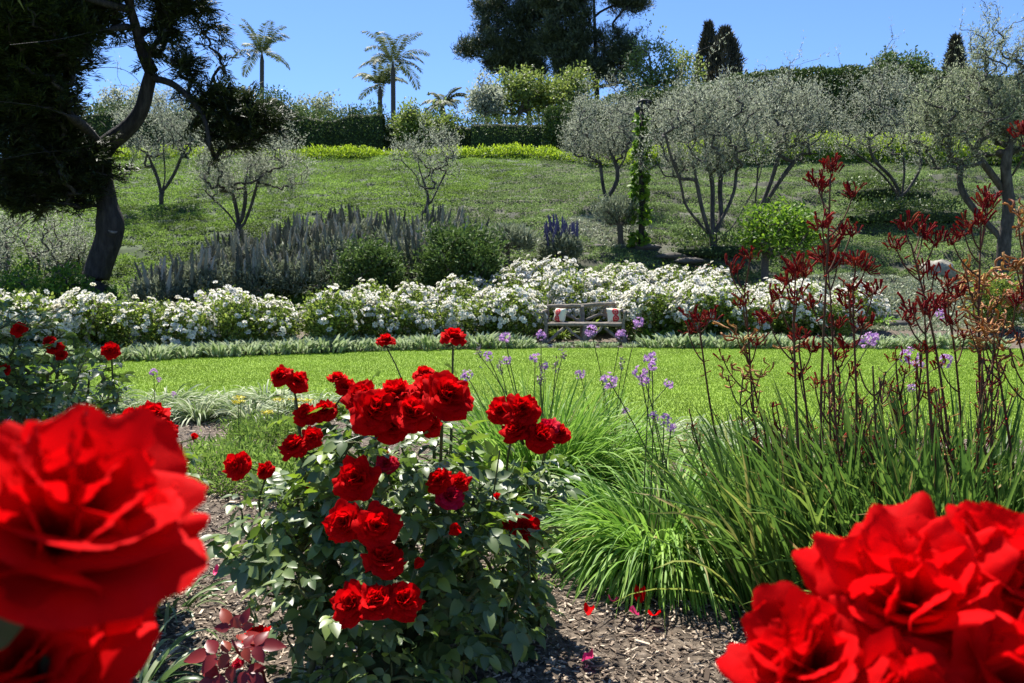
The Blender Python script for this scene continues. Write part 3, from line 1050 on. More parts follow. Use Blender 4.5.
# echium shrubs with spires
def spire_mesh(mat, name):
    g = Geo()
    nring, ns = 9, 7
    z = np.linspace(0, 1, nring)
    prof = np.interp(z, [0, .1, .4, .8, 1], [.5, .95, 1, .55, .08])
    a = np.linspace(0, 6.283, ns, endpoint=False)
    V = []
    for i in range(nring):
        for j in range(ns):
            r = prof[i] * (1 + .35 * ((i + j) % 2) - .1) * RNG.uniform(.8, 1.2)
            V.append([r * math.cos(a[j] + i * .4), r * math.sin(a[j] + i * .4), z[i]])
    F = []
    for i in range(nring - 1):
        for j in range(ns):
            F.append([i * ns + j, i * ns + (j + 1) % ns, (i + 1) * ns + (j + 1) % ns, (i + 1) * ns + j])
    V = np.array(V) * [.05, .05, .48]
    g.add(V, F)
    # tiny flowers standing off the cone
    n = 90
    zz = RNG.random(n) * .95
    aa = RNG.uniform(0, 6.28, n)
    rr = .05 * np.interp(zz, [0, .1, .4, .8, 1], [.5, .95, 1, .55, .08])
    P = np.stack([rr * np.cos(aa), rr * np.sin(aa), zz * .48], 1)
    g.scatter(DIAMOND[0], DIAMOND[1], P, np.stack([np.cos(aa), np.sin(aa), np.full(n, .5)], 1), rand_dirs(n), .03, SW=.016)
    me = g.build(name, mat)
    me_data = me.data
    bpy.data.objects.remove(me)
    return me_data


SPIRES = [spire_mesh(M['spire'], 'flower_spire') for _ in range(3)]
SPIRESB = [spire_mesh(M['spireB'], 'flower_spire') for _ in range(2)]


def echium(px, Y, w, h, ns, label, blue=False, group='echium shrubs of the thicket', lift=0.0, sc=1.0, seed=0):
    rng = np.random.default_rng(seed + 400)
    b = gp(px, Y)
    e = empty('echium_shrub', b, label, 'shrub', group)
    c = b + [0, 0, h * .5 + lift]
    Bs = [(c, (w / 2, w / 2, h * .5))]
    tg, d = in_blobs(Bs, 320, .75, rng)
    k = d[:, 2] > -.6
    tg, d = tg[k], d[k]
    g = Geo()
    ch, _ = grow([[b - [0, 0, .1], b + [0, 0, .25 + lift]]], tg[::6], tip_r=.008, rng=rng)
    tubes(g, ch)
    g.build('stems', M['graystem'], e, loc=b)
    g = Geo()
    leaves_around(g, DIAMOND, tg, nrm(d + [0, 0, .7]), 16, .07, .15, .032, up=.3, rng=rng)
    g.build('foliage', M['echleaf'], e, loc=b)
    for i in range(int(ns * 1.5)):
        a = rng.uniform(0, 6.28)
        r = math.sqrt(rng.random())
        p = np.array([math.cos(a) * r * w * .48, math.sin(a) * r * w * .48, h * (.5 + .42 * math.sqrt(max(1 - r * r, 0))) + lift - .08])
        s = bpy.data.objects.new('flower_spire', (SPIRESB if blue else SPIRES)[i % 2])
        COL.objects.link(s)
        s.parent = e
        s.location = tuple(p)
        s.rotation_euler = (rng.normal(0, .12) - p[1] * .25, rng.normal(0, .12) + p[0] * .32, rng.uniform(0, 6))
        q = rng.uniform(.55, 1.2) * sc * (1.0 if sc < 1 else 1.4)
        s.scale = (.25 + q * .42, .25 + q * .42, q)
    return e


ECH = [(168, 19.3, 1.5, .75, 28), (212, 19.8, 1.7, .85, 38), (262, 20.0, 1.8, .95, 42), (312, 20.2, 1.8, .9, 42), (240, 21.2, 1.6, .75, 30), (288, 21.6, 1.8, .8, 42),
       (336, 21.9, 1.8, .85, 42), (312, 22.9, 1.6, .75, 34), (352, 23.3, 1.8, .75, 38), (412, 21.2, 1.6, .95, 36), (398, 22.9, 1.7, .75, 34), (440, 23.2, 1.7, .7, 30), (468, 22.6, 1.3, .65, 18)]
ECHL = ['grey spired echium shrub at the lower left end of the thicket', 'echium shrub second from the lower left end of the thicket', 'echium shrub in the thicket\'s front row below the fanned olive tree',
        'tall echium shrub in the thicket\'s front row beside the smaller round shrub', 'echium shrub just below the trunk base of the fanned olive tree', 'echium shrub in the thicket\'s middle row right of the fanned olive',
        'echium shrub in the middle row directly above the smaller round shrub', 'echium shrub at the upper edge of the thicket on the left', 'echium shrub at the top edge of the thicket against the green slope',
        'echium shrub squeezed between the two round green shrubs', 'echium shrub above the gap between the two round shrubs', 'echium shrub below the small sparse olive tree', 'echium shrub at the right end, behind the larger round shrub']
for i, (a, lab) in enumerate(zip(ECH, ECHL)):
    echium(*a, lab, seed=i)
echium(508, 21.6, 1.35, .62, 10, 'rounded dark echium shrub on short bare trunks right of the larger round shrub', group=None, lift=.38, seed=30, sc=.6)
echium(560, 22.0, .95, .72, 26, 'single upright echium shrub with dark blue spires alone on the slope', blue=True, group=None, seed=31, sc=1.0, lift=.12)


# hedges
def hedge(name, label, path, width, mat, coremat, dens, leaf, size, cat='hedge', jitter=.10, topn=.25, extra=0.0, bottom=0.0):
    """path: list of (x, y, top z); leaves cover front, back and top; a solid twiggy inside keeps light out"""
    P = np.array(path, float)
    seg = np.linalg.norm(np.diff(P[:, :2], axis=0), axis=1)
    cum = np.concatenate([[0], np.cumsum(seg)])
    n = max(int(cum[-1] / .35), 4)
    s = np.linspace(0, cum[-1], n)
    C = np.stack([np.interp(s, cum, P[:, i]) for i in range(3)], 1)
    t = nrm(np.gradient(C[:, :2], axis=0))
    nr = np.stack([t[:, 1], -t[:, 0]], 1)
    zb = H(C[:, 0], C[:, 1]) - .1 + bottom
    topw = topn * (vnoise(s, s * 0, 1.6, 77) - .5)
    C[:, 2] += topw
    e = empty(name, (C[n // 2][0], C[n // 2][1], zb[n // 2]), label, cat)
    loc = np.array([C[n // 2][0], C[n // 2][1], zb[n // 2]])
    g = Geo()
    # cross section ring of the inside
    ins = .16
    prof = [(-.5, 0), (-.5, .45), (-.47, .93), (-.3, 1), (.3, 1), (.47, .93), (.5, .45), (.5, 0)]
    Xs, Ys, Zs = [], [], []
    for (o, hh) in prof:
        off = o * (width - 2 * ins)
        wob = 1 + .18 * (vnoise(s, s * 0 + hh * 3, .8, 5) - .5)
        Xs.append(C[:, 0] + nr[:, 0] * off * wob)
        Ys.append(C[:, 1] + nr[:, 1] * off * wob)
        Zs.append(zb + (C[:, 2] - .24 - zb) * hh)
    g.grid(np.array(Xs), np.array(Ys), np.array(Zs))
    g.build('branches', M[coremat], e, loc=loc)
    hgt = float(np.mean(C[:, 2] - zb))
    area = cum[-1] * (hgt * 1.6 + width)
    m = int(area * dens)
    u = RNG.random(m) * cum[-1]
    w = RNG.random(m)
    tot = hgt * 1.6 + width
    f = w * tot
    front = f < hgt
    top = (f >= hgt) & (f < hgt + width)
    back = ~front & ~top
    hh = np.where(front, f / hgt, np.where(top, 1.0, (f - hgt - width) / (hgt * .6) * .6 + .4))
    off = np.where(front, .5, np.where(top, (f - hgt) / width - .5, -.5))
    cx, cy, cz, zz = [np.interp(u, s, q) for q in (C[:, 0], C[:, 1], C[:, 2], zb)]
    nx, ny = np.interp(u, s, nr[:, 0]), np.interp(u, s, nr[:, 1])
    bulge = .22 * (vnoise(u, hh * hgt, .9, 8) - .5) + .14 * (vnoise(u, hh * hgt, .35, 9) - .5)
    rnd = np.where(hh > .9, (hh - .9) * .6, 0) * width * .3
    o_ = off * width + np.where(front, 1, -1) * (bulge - rnd) * (~top)
    Q = np.stack([cx + nx * o_, cy + ny * o_, zz + (cz - zz) * hh + np.where(top, bulge, 0) + 0 * u], 1)
    Q += RNG.normal(0, jitter, Q.shape)
    Nn = np.where(top[:, None], [0, 0, 1.0], np.stack([nx * np.sign(off + 1e-6), ny * np.sign(off + 1e-6), np.full(m, 1.5 if mat == 'lime' else .5)], 1))
    D = nrm(Nn * .6 + RNG.normal(0, .6, (m, 3)) + [0, 0, .25])
    g = Geo()
    L = RNG.uniform(.7, 1.3, m) * size[0]
    g.scatter(leaf[0], leaf[1], Q, D, nrm(Nn + RNG.normal(0, .7, (m, 3))), L, SW=L * size[1] / size[0])
    g.build('foliage', M[mat], e, loc=loc)
    return e


def hp(px, py, Y):
    p = W(px, py, Y)
    return (p[0], p[1], p[2])


def hg(px, py, h):
    p = hit(px, py)
    return (p[0], p[1], p[2] + h)


hedge('shade_shrub_border', 'low dark juniper mat, partly standing in for shade, around the base of the broad olive tree', [hg(680, 250, .3), hg(712, 254, .42), hg(748, 250, .3)], 1.3, 'hedge', 'core', 260, DIAMOND, (.10, .05), topn=.2, jitter=.10, cat='shrub border')  # dark shrubs added that also serve as shade around the trunk
hedge('clipped_hedge', 'long dark hedge with a ragged top along the left half of the crest', [hp(20, 118, 46), hp(180, 112, 46), hp(290, 104, 46), hp(345, 112, 46), hp(384, 120, 46)], 1.4, 'hedge', 'core', 210, DIAMOND, (.13, .07), topn=1.3, jitter=.2)
hedge('clipped_hedge', 'short dark hedge section behind the row of palms on the crest', [hp(384, 122, 46.4), hp(414, 116, 46.4)], 1.2, 'hedge', 'core', 190, DIAMOND, (.13, .07), topn=.5, jitter=.14)
hedge('clipped_hedge', 'irregular dark shrubby hedge right of the palms on the crest', [hp(412, 120, 46.2), hp(440, 120, 46.2), hp(474, 127, 46.2)], 1.3, 'hedge', 'core', 190, DIAMOND, (.13, .07), topn=.9, jitter=.18)
hedge('clipped_hedge', 'neatly boxed hedge behind the tiny crest bench', [hp(472, 121, 45.5), hp(530, 122, 45.4), hp(552, 122, 45.2)], 1.6, 'hedge', 'core', 210, DIAMOND, (.11, .06), topn=.1, jitter=.06)
hedge('clipped_hedge', 'hedge climbing from the boxed hedge up behind the ivy clad post', [hp(548, 114, 44.5), hp(580, 109, 43.8), hp(630, 98, 43.4), hp(700, 90, 43.6)], 1.7, 'hedge', 'core', 420, DIAMOND, (.13, .08), topn=.12, jitter=.05)
hedge('clipped_hedge', 'tallest clipped hedge curving across the right half of the skyline', [hp(694, 92, 44.4), hp(725, 84, 44.2), hp(780, 75, 44), hp(840, 73, 44), hp(900, 74, 44), hp(960, 78, 44), hp(1040, 84, 44), hp(1120, 88, 44)], 1.8, 'hedge', 'core', 420, DIAMOND, (.13, .08), topn=.12, jitter=.05)
hedge('lime_hedge', 'low lime green hedge ribbon along the top of the green slope', [hp(80, 154, 42), hp(200, 155, 42), hp(345, 154, 41.8), hp(440, 155, 41.5), hp(520, 152, 41.2), hp(560, 155, 40.6)], 1.5, 'lime', 'limecore', 260, LEAF, (.14, .07), topn=.25, jitter=.08)
hedge('lime_hedge', 'lime green hedge mound sloping down behind the olive by the post', [hp(556, 156, 40.4), hp(590, 160, 39.4), hp(630, 162, 38.6)], 1.8, 'lime', 'limecore', 260, LEAF, (.14, .07), topn=.2, jitter=.08)
hedge('lime_hedge', 'broad lime green hedge below the tall clipped hedge on the right', [hp(625, 158, 39.4), hp(700, 148, 39.6), hp(770, 142, 39.6), hp(830, 141, 39.6), hp(900, 145, 39.4), hp(1000, 146, 39), hp(1100, 148, 39)], 1.9, 'lime', 'limecore', 260, LEAF, (.14, .07), topn=.35, jitter=.10)
hedge('shade_shrub_border', 'low dark green juniper border, partly standing in for shade, under the open olive tree', [hg(845, 196, .35), hg(875, 198, .55), hg(925, 199, .4)], 1.6, 'hedge', 'core', 260, DIAMOND, (.10, .05), topn=.2, jitter=.10, cat='shrub border')  # this dark strip and the next double as shade beneath the olive
hedge('shade_shrub_border', 'low dark green juniper border, partly standing in for shade, below the open olive tree', [hg(846, 220, .35), hg(890, 219, .5), hg(955, 218, .35)], 1.4, 'hedge', 'core', 260, DIAMOND, (.10, .05), topn=.2, jitter=.10, cat='shrub border')


# ---------------------------------------------------------------- trees on the skyline
pxtree('pine_tree', 'dense dark pine with a wide clumpy crown, left one of the two pines', 'tree', (530, 195),
       [[(532, 195), (530, 120), (524, 60), (520, 10), (518, -40)], [(530, 110), (560, 80), (575, 55)], [(526, 90), (500, 72), (478, 60)], [(524, 60), (552, 35), (565, 18)], [(522, 40), (490, 35), (470, 30)], [(520, 20), (500, 5), (488, -10)]],
       [(505, 60, 14, 10), (478, 68, 10, 8), (470, 48, 13, 11), (488, 38, 14, 10), (492, 15, 17, 12), (515, 30, 18, 14), (540, 45, 18, 12), (520, 72, 16, 9), (545, 75, 16, 8), (565, 60, 12, 8), (510, -2, 20, 12), (540, 5, 20, 12),
        (562, 25, 14, 12), (515, -30, 26, 14), (545, -28, 20, 14), (495, 60, 12, 9), (530, 55, 20, 14), (505, 45, 18, 12), (468, 58, 8, 8), (560, 8, 14, 12)],
       1700, 34, DIAMOND, 'pine', bark='dark_bark', size=(.34, .05), spread=.19, tip=.012, Y0=62, dy=2, seed=41, power=.38, shell=.3, up=.4, clump=14)
pxtree('pine_tree', 'tall pine with a bare straight trunk and layered clumps, right one of the two pines', 'tree', (597, 190),
       [[(597, 190), (597, 90), (595, 40), (594, 0), (592, -60)], [(596, 60), (575, 42), (560, 30)], [(596, 40), (618, 52), (635, 48)], [(595, 15), (615, 4), (634, 8)], [(594, 30), (570, 12), (560, 6)], [(594, -10), (620, -25)], [(594, -20), (570, -30)], [(596, 75), (582, 66), (572, 60)], [(596, 62), (612, 68)]],
       [(556, 30, 16, 11), (572, 44, 17, 10), (553, 44, 12, 9), (570, 64, 16, 10), (584, 55, 13, 10), (612, 46, 17, 11), (630, 52, 14, 10), (638, 44, 9, 7), (610, 64, 16, 10), (624, 72, 13, 8), (620, 2, 15, 8), (636, 10, 11, 10), (600, 75, 14, 9), (585, 35, 14, 10), (640, 2, 6, 6), (566, 6, 15, 8), (548, -4, 12, 9), (600, -30, 36, 16), (630, -30, 16, 10), (582, 22, 10, 6), (575, -12, 14, 9), (560, 55, 9, 6)],
       2000, 34, DIAMOND, 'pine', bark='dark_bark', size=(.34, .05), spread=.18, tip=.012, Y0=58, dy=1.5, seed=42, power=.36, shell=.3, up=.4, clump=14)
SK = [
    ('broadleaf_tree', 'yellow green bushy tree below the left pine on the skyline', (510, 165), [(512, 96, 24, 14), (500, 84, 13, 10), (528, 88, 16, 14), (492, 105, 14, 12)], 'fresh', 50, 420, 22),
    ('broadleaf_tree', 'grey green bushy tree at the left foot of the left pine', (492, 165), [(485, 100, 12, 16), (498, 108, 16, 12), (482, 88, 8, 8)], 'olive', 48.5, 260, 22),
    ('broadleaf_tree', 'light green bushy tree between the two pine trunks', (562, 165), [(562, 98, 22, 14), (578, 82, 14, 12), (552, 108, 18, 10)], 'fresh', 51, 380, 22),
    ('broadleaf_tree', 'airy bright green tree right of the tall pine', (655, 165), [(650, 58, 20, 18), (668, 74, 18, 18), (638, 80, 16, 16), (655, 95, 28, 14), (648, 44, 12, 8)], 'fresh', 54, 420, 16),
    ('broadleaf_tree', 'bright green tree beside the pair of dark cypresses', (686, 165), [(684, 80, 14, 20), (692, 95, 14, 12), (676, 66, 9, 9)], 'fresh', 53, 260, 18),
    ('broadleaf_tree', 'small rounded dark tree poking above the right skyline hedge', (900, 165), [(892, 66, 12, 8), (908, 62, 10, 10), (918, 70, 10, 7)], 'shrub', 50, 240, 22),
    ('broadleaf_tree', 'small pale leafless looking tree above the left crest hedge', (318, 165), [(325, 108, 14, 6), (310, 112, 14, 6), (338, 112, 10, 6)], 'oliveB', 55, 160, 14),
    ('broadleaf_tree', 'fresh green young tree standing in front of the palm row', (408, 165), [(408, 122, 10, 14), (414, 135, 10, 12)], 'fresh', 45, 160, 22),
    ('broadleaf_tree', 'fresh green young tree below the lowest palm', (438, 165), [(440, 124, 12, 14), (434, 138, 12, 10)], 'fresh', 45.2, 180, 22),
    ('broadleaf_tree', 'pale tree rising behind the dark conifer on the left', (120, 165), [(125, 112, 22, 18), (110, 128, 20, 14), (145, 100, 14, 12)], 'olive', 50, 300, 20),
    ('broadleaf_tree', 'pale olive green tree behind the hedge left of the first palm', (225, 165), [(228, 100, 14, 9), (212, 108, 12, 8)], 'oliveB', 50, 160, 18),
]
for i, (nm, lab, bp, bl, mt, Y0, nt, per) in enumerate(SK):
    lim = [[(bp[0], 175), (bl[0][0], bl[0][1])]] + [[(bp[0], 145), (b[0], b[1])] for b in bl[1:]]
    pxtree(nm, lab, 'tree', (bp[0], 175), lim, bl, nt, per, LEAF, mt, size=(.2, .1), spread=.24, tip=.012, Y0=Y0, seed=60 + i, bark='graystem', up=.2, gap=1.1, gapt=.42)


def cypress(px, ytop, ybot, wpx, Y, label, mat='cypress', n=6000, seed=0):
    b = gp(px, Y)
    top = W(px, ytop, Y)
    e = empty('cypress_tree', b, label, 'tree')
    hgt = top[2] - b[2]
    w = wpx * Y / FPX
    g = Geo()
    g.tube([b, b + [0, 0, hgt * .5], b + [0, 0, hgt * .96]], [.2, .13, .02], 8)
    g.build('trunk', M['graystem'], e, loc=b)
    g = Geo()
    t = RNG.random(n)
    a = RNG.uniform(0, 6.28, n)
    prof = np.interp(t, [0, .15, .5, .8, 1], [.6, .95, 1, .6, .05])
    k = 1 + 1.0 * (vnoise(a * 2, t * 9, 1, seed) - .5)
    r = w * prof * k * np.sqrt(RNG.uniform(.35, 1, n))
    P = b + np.stack([np.cos(a) * r, np.sin(a) * r, hgt * (.02 + t * .98)], 1)
    D = nrm(np.stack([np.cos(a) * .5, np.sin(a) * .5, np.ones(n)], 1) + RNG.normal(0, .3, (n, 3)))
    g.scatter(DIAMOND[0], DIAMOND[1], P, D, rand_dirs(n), RNG.uniform(.3, .6, n), SW=RNG.uniform(.07, .13, n))
    g.build('crown', M[mat], e, loc=b)


cypress(703, 26, 90, 16, 58, 'narrower brownish cypress, left one of the dark pair on the skyline', seed=1)
cypress(719, 31, 90, 27, 57, 'wider cypress, right one of the dark pair on the skyline', seed=2, n=9500)
cypress(944, 40, 90, 12, 52, 'short dark cypress rising behind the largest olive tree', seed=3)


def palm(px, py, Y, rpx, label, nf=15, seed=0):
    rng = np.random.default_rng(seed + 90)
    b = gp(px, Y)
    c = W(px, py, Y)
    e = empty('palm_tree', b, label, 'tree', 'palms on the skyline')
    r = rpx * Y / FPX
    g = Geo()
    g.tube([b - [0, 0, .2], b + (c - b) * .5 + [.1, 0, 0], c - [0, 0, .25 * r], c], [.26, .2, .19, .08], 10)
    g.build('trunk', M['graystem'], e, loc=b)
    for i in range(nf):
        g = Geo()
        a = i * 2.4 + rng.normal(0, .2)
        el = rng.uniform(.25, 1.4)
        d = np.array([[math.cos(a) * math.cos(el), math.sin(a) * math.cos(el), math.sin(el)]])
        L = r * rng.uniform(1.15, 1.45)
        pos = blades(g, c[None], d, L, .06, .55 + .45 * rng.random(), segs=9, rng=rng, curl=1.4)[0]
        q = np.interp(np.linspace(.12, 1, 46), np.linspace(0, 1, 10), np.arange(10))
        P = np.stack([np.interp(q, np.arange(10), pos[:, k]) for k in range(3)], 1)
        tg = nrm(np.gradient(P, axis=0))
        sd = nrm(np.cross(tg, [0, 0, 1.0]))
        for sg in (-1, 1):
            D = nrm(sd * sg + tg * .5 + [0, 0, -.35] + rng.normal(0, .12, P.shape))
            LL = L * .26 * np.sin(np.linspace(.5, 2.9, 46)) ** .7
            g.scatter(DIAMOND[0], DIAMOND[1], P, D, np.cross(D, tg), LL, SW=.075)
        g.build('frond', M['palm'], e, loc=b)
    return e


palm(262, 54, 72, 27, 'lone palm standing at the left of the skyline', seed=1)
palm(393, 64, 66, 30, 'tallest palm of the group on the crest', seed=2)
palm(380, 86, 70, 24, 'middle palm leaning close behind the tallest one', seed=3)
palm(443, 106, 60, 20, 'lowest palm right of the tallest palm', seed=4)


# ---------------------------------------------------------------- the dark conifer at the left
def conifer():
    rng = np.random.default_rng(5)
    Y = 20.6
    base = gp(92, 20.1)
    sc = Y / FPX
    def w(px, py, dy=0):
        return W(px, py, Y + dy)
    L = [[base - [0, 0, .2], w(93, 285), w(103, 255), w(112, 232), w(108, 205), w(102, 175), w(100, 155), w(108, 143), w(130, 128), w(143, 110), w(148, 85), w(152, 72)],
         [w(152, 72), w(143, 55), w(137, 30, -.3), w(128, 0, -.5), w(122, -50, -.6), w(118, -110, -.6)],
         [w(145, 90), w(135, 76, -.5), w(122, 68, -1), (w(100, 67, -1.6)), w(84, 72, -2), w(72, 88, -2.3)],
         [w(150, 78), w(172, 82, -.4), w(192, 100, -.6), w(206, 118, -.8), w(210, 150, -1)],
         [w(148, 82), w(165, 70, .8), w(190, 60, 1.4), w(222, 48, 1.8)],
         [w(100, 160), w(75, 150, -1), w(40, 152, -2), w(0, 160, -3)],
         [w(104, 150), w(80, 120, -1.5), w(40, 105, -3), w(-20, 100, -4)],
         [w(130, 10, -.5), w(90, 0, -2), w(40, -20, -3.5), w(-30, -30, -5)],
         [w(138, 35), w(165, 22, .3), w(195, 5, .6)],
         [w(136, 26), w(100, 30, -2), w(60, 40, -3.5), w(10, 45, -5)],
         [w(137, 122), w(125, 113), w(112, 104)]]
    Bl = [(15, 60, 40, 60, -3.5), (50, 20, 45, 28, -3), (30, 130, 40, 45, -2.5), (60, 165, 42, 28, -1.5), (20, 185, 34, 28, -1.5), (75, 190, 28, 16, -1), (90, 145, 20, 16, -1), (0, 0, 40, 40, -4),
          (60, 110, 18, 20, -2), (100, 10, 32, 16, -1.5), (62, 62, 20, 18, -3), (150, 18, 32, 16, 0), (165, 45, 30, 14, .5), (195, 52, 22, 8, 1), (215, 62, 14, 6, 1.4), (180, 30, 24, 9, .6), (150, 60, 18, 12, 0), (205, 30, 20, 6, 1), (222, 46, 12, 4, 1.3), (170, 10, 24, 10, .3), (205, 70, 24, 7, .8), (180, 58, 24, 8, .6), (250, 108, 20, 12, -.4), (240, 140, 20, 10, -.5), (275, 125, 14, 8, -.3),
          (178, 72, 26, 11, 0), (195, 90, 22, 14, -.4), (205, 115, 16, 20, -.8), (212, 145, 9, 20, -1), (235, 120, 24, 16, -.6), (262, 120, 18, 12, -.4), (225, 100, 20, 12, -.4), (285, 112, 8, 5, -.3),
          (140, -20, 50, 20, -1), (180, 0, 26, 12, .2), (205, 8, 18, 6, .6), (100, -40, 60, 30, -2), (20, -50, 70, 40, -3), (110, 30, 16, 12, -1.5), (30, 205, 22, 10, -1), (115, 172, 14, 8, -.6), (70, 205, 16, 7, -1)]
    Bs = [blob(b[0], b[1], Y + b[4] * .45, b[2], b[3], b[2] * Y / FPX * 1.0) for b in Bl]
    Bs += [blob(20, 20, Y - 2.5, 55, 40, 1.4), blob(70, 40, Y - 2, 26, 26, 1.0), blob(40, 85, Y - 2, 34, 30, 1.0)]
    tg, _ = in_blobs(Bs, 6600, 0, rng)
    # bare-branch window between trunk and left crown stays open
    def pxy(P):
        d = P - np.array([0, 0, CAM_Z])
        f = d[:, 1] * CP - d[:, 2] * SP
        up = d[:, 1] * SP + d[:, 2] * CP
        return 512 + d[:, 0] / f * FPX, 341.5 - up / f * FPX
    X, Yp = pxy(tg)
    ok = ~((((X - 112) / 25) ** 2 + ((Yp - 88) / 28) ** 2) < 1)
    ok &= ~((((X - 108) / 16) ** 2 + ((Yp - 50) / 16) ** 2) < 1)
    ok &= ~((X > 118) & (vnoise(tg[:, 0] * 1.2 + tg[:, 1] * .4, tg[:, 2] * 1.6, .55, 71) < .38) & (Yp < 108))
    ok &= ~((X < 118) & (vnoise(tg[:, 0] * 1.0 + tg[:, 1] * .4, tg[:, 2] * 1.0, .8, 72) < .14))
    tg = tg[ok]
    # added limb out of view, reaching forward to shade the left rose bushes
    near, _ = in_blobs([((-4.9, 7.3, 5.6), (1.2, .9, .6)), ((-3.95, 7.1, 6.2), (1.0, .7, .45)), ((-5.9, 10.2, 6.0), (.9, 1.6, .6)), ((-4.6, 7.4, 4.7), (.35, .5, .5))], 420, 0, rng)
    L.append([w(-40, 20, -4), (-8.5, 13.5, 7.4), (-6.0, 9.5, 6.4), (-4.6, 7.2, 6.3), (-3.4, 6.0, 6.8)])
    tg = np.concatenate([tg, near])
    ch, dirs = grow(L, tg, tip_r=.007, power=.50, rng=rng, uppen=.0, wiggle=.1)
    e = empty('conifer_tree', base, 'big dark conifer with a bent trunk and drooping sprays at the left', 'tree')
    g = Geo()
    trunk = True
    # the main trunk keeps its own measured thickness
    out = []
    for k, (P, r) in enumerate(ch):
        if k == 0:
            r = np.interp(np.linspace(0, 1, len(P)), [0, .12, .25, .3, .36, .5, .62, .7, .8, 1], [.36, .33, .32, .36, .25, .24, .24, .21, .18, .15])
        elif k < 12:
            r = np.minimum(r, np.linspace(.17 if k in (1, 6, 5) else .10, .04, len(r)))
        else:
            r = np.minimum(r, .05)
            if np.linalg.norm(np.diff(P, axis=0), axis=1).sum() > 2.2:
                continue
        out.append((P, r))
    tubes(g, out)
    g.build('trunk', M['dark_bark'], e, loc=base)
    # a broken stub halfway up
    g = Geo()
    c0 = W(113, 231, Y - .2)
    g.tube([c0 + [-.15, .1, -.12], c0 + [.02, -.05, .0]], [.16, .13], 12)
    g.build('cut_stub', M['dark_bark'], e, loc=base)
    g = Geo()
    g.tube([c0 + [.02, -.05, .0], c0 + [.025, -.055, .008]], [.11, .11], 12)
    g.build('cut_face', M['log'], e, loc=base)
    # sprays: fans of short scale leaves around twig ends
    far = tg[:, 1] > Y - 2.2
    for nm, mk, mat, per, ln, wd in (('crown', far, 'conifer', 38, .20, .03), ('near_sprays', ~far, 'hang', 44, .18, .03)):
        g = Geo()
        T0, D0 = tg[mk], dirs[mk].copy()
        D0 = nrm(D0 + [0, 0, -.15])
        n = len(T0)
        # each twig end carries a flat fan
        s = rng.uniform(-.5, 1, (n, per))
        side = nrm(np.cross(D0, rng.normal(0, .25, (n, 3)) + [0, 0, 1]))
        fl = rng.choice([-1, 1], (n, per))
        C = T0[:, None] + D0[:, None] * (s * .32)[..., None] + rng.normal(0, .05, (n, per, 3))
        DD = nrm(D0[:, None] * .9 + side[:, None] * fl[..., None] * rng.uniform(.2, 1, (n, per))[..., None] + rng.normal(0, .15, (n, per, 3)))
        NN = rng.normal(0, .35, (n, per, 3)) + [0, 0, 1]
        Lg = ln * rng.uniform(.6, 1.3, n * per)
        g.scatter(DIAMOND[0], DIAMOND[1], C.reshape(-1, 3), DD.reshape(-1, 3), NN.reshape(-1, 3), Lg, SW=Lg * wd / ln)
        g.build(nm, M[mat], e, loc=base)


conifer()

# ================================================================ ROSE BED BEHIND THE LAWN
def white_bush_source(seed, peach=False, sparse=False):
    rng = np.random.default_rng(seed)
    e = empty('white_rose_bush' if not peach else 'peach_rose_bush', (0, 0, 0), None, 'rose bush')
    Bs = [((0, 0, .55), (.55, .5, .42)), ((rng.normal(0, .2), rng.normal(0, .2), .75), (.4, .4, .3)), ((.3, -.1, .45), (.35, .35, .35)), ((-.3, 0, .45), (.35, .35, .35))]
    tg, d = in_blobs(Bs, 330, .45, rng)
    g = Geo()
    ch, dirs = grow([[(0, 0, -.1), (0.02, 0, .2)], [(0, 0, .1), (.2, .05, .4)], [(0, 0, .1), (-.2, 0, .4)]], tg[::3], tip_r=.003, rng=rng)
    tubes(g, ch)
    g.build('stems', M['stem'], e)
    g = Geo()
    leaves_around(g, LEAF, tg, nrm(d + [0, 0, .3]), 11, .07, .062, .042, up=.2, rng=rng)
    g.build('foliage', M['wleaf'], e)
    g = Geo()
    nb = 50 if sparse else 110
    cl, d = in_blobs(Bs, nb * 6, .90, rng)
    keep = (d[:, 2] > -.3) & ((d[:, 1] < .5) | (d[:, 2] > .2))
    cl, d = cl[keep][:nb], d[keep][:nb]
    for c, dd in zip(cl, d):
        for q in range(rng.integers(2, 6)):
            p = c + rng.normal(0, .055, 3) + dd * .05
            ax = nrm(dd + rng.normal(0, .35, 3) + [0, -.15, .5])
            rr = rng.uniform(.040, .060)
            # cup of petals, two rings
            k = 7
            a = np.linspace(0, 6.28, k, endpoint=False) + rng.random()
            e1 = nrm(np.cross(ax, [.2, .3, .9]))
            e2 = np.cross(ax, e1)
            ring = np.cos(a)[:, None] * e1 + np.sin(a)[:, None] * e2
            for (out, upp, s) in ((1, .25, 1.0), (.9, .9, .75), (.5, 1.4, .55)):
                g.scatter(DIAMOND[0], DIAMOND[1], np.repeat([p], k, 0), ring * out + ax * upp, np.repeat([ax], k, 0) - ring * .4, rr * 1.25 * s, SW=rr * 1.1 * s)
    g.build('blossoms', M['peach' if peach else 'white'], e)
    return e


WB = [white_bush_source(s) for s in (1, 2, 3)] + [white_bush_source(4, sparse=True)]
spots = []
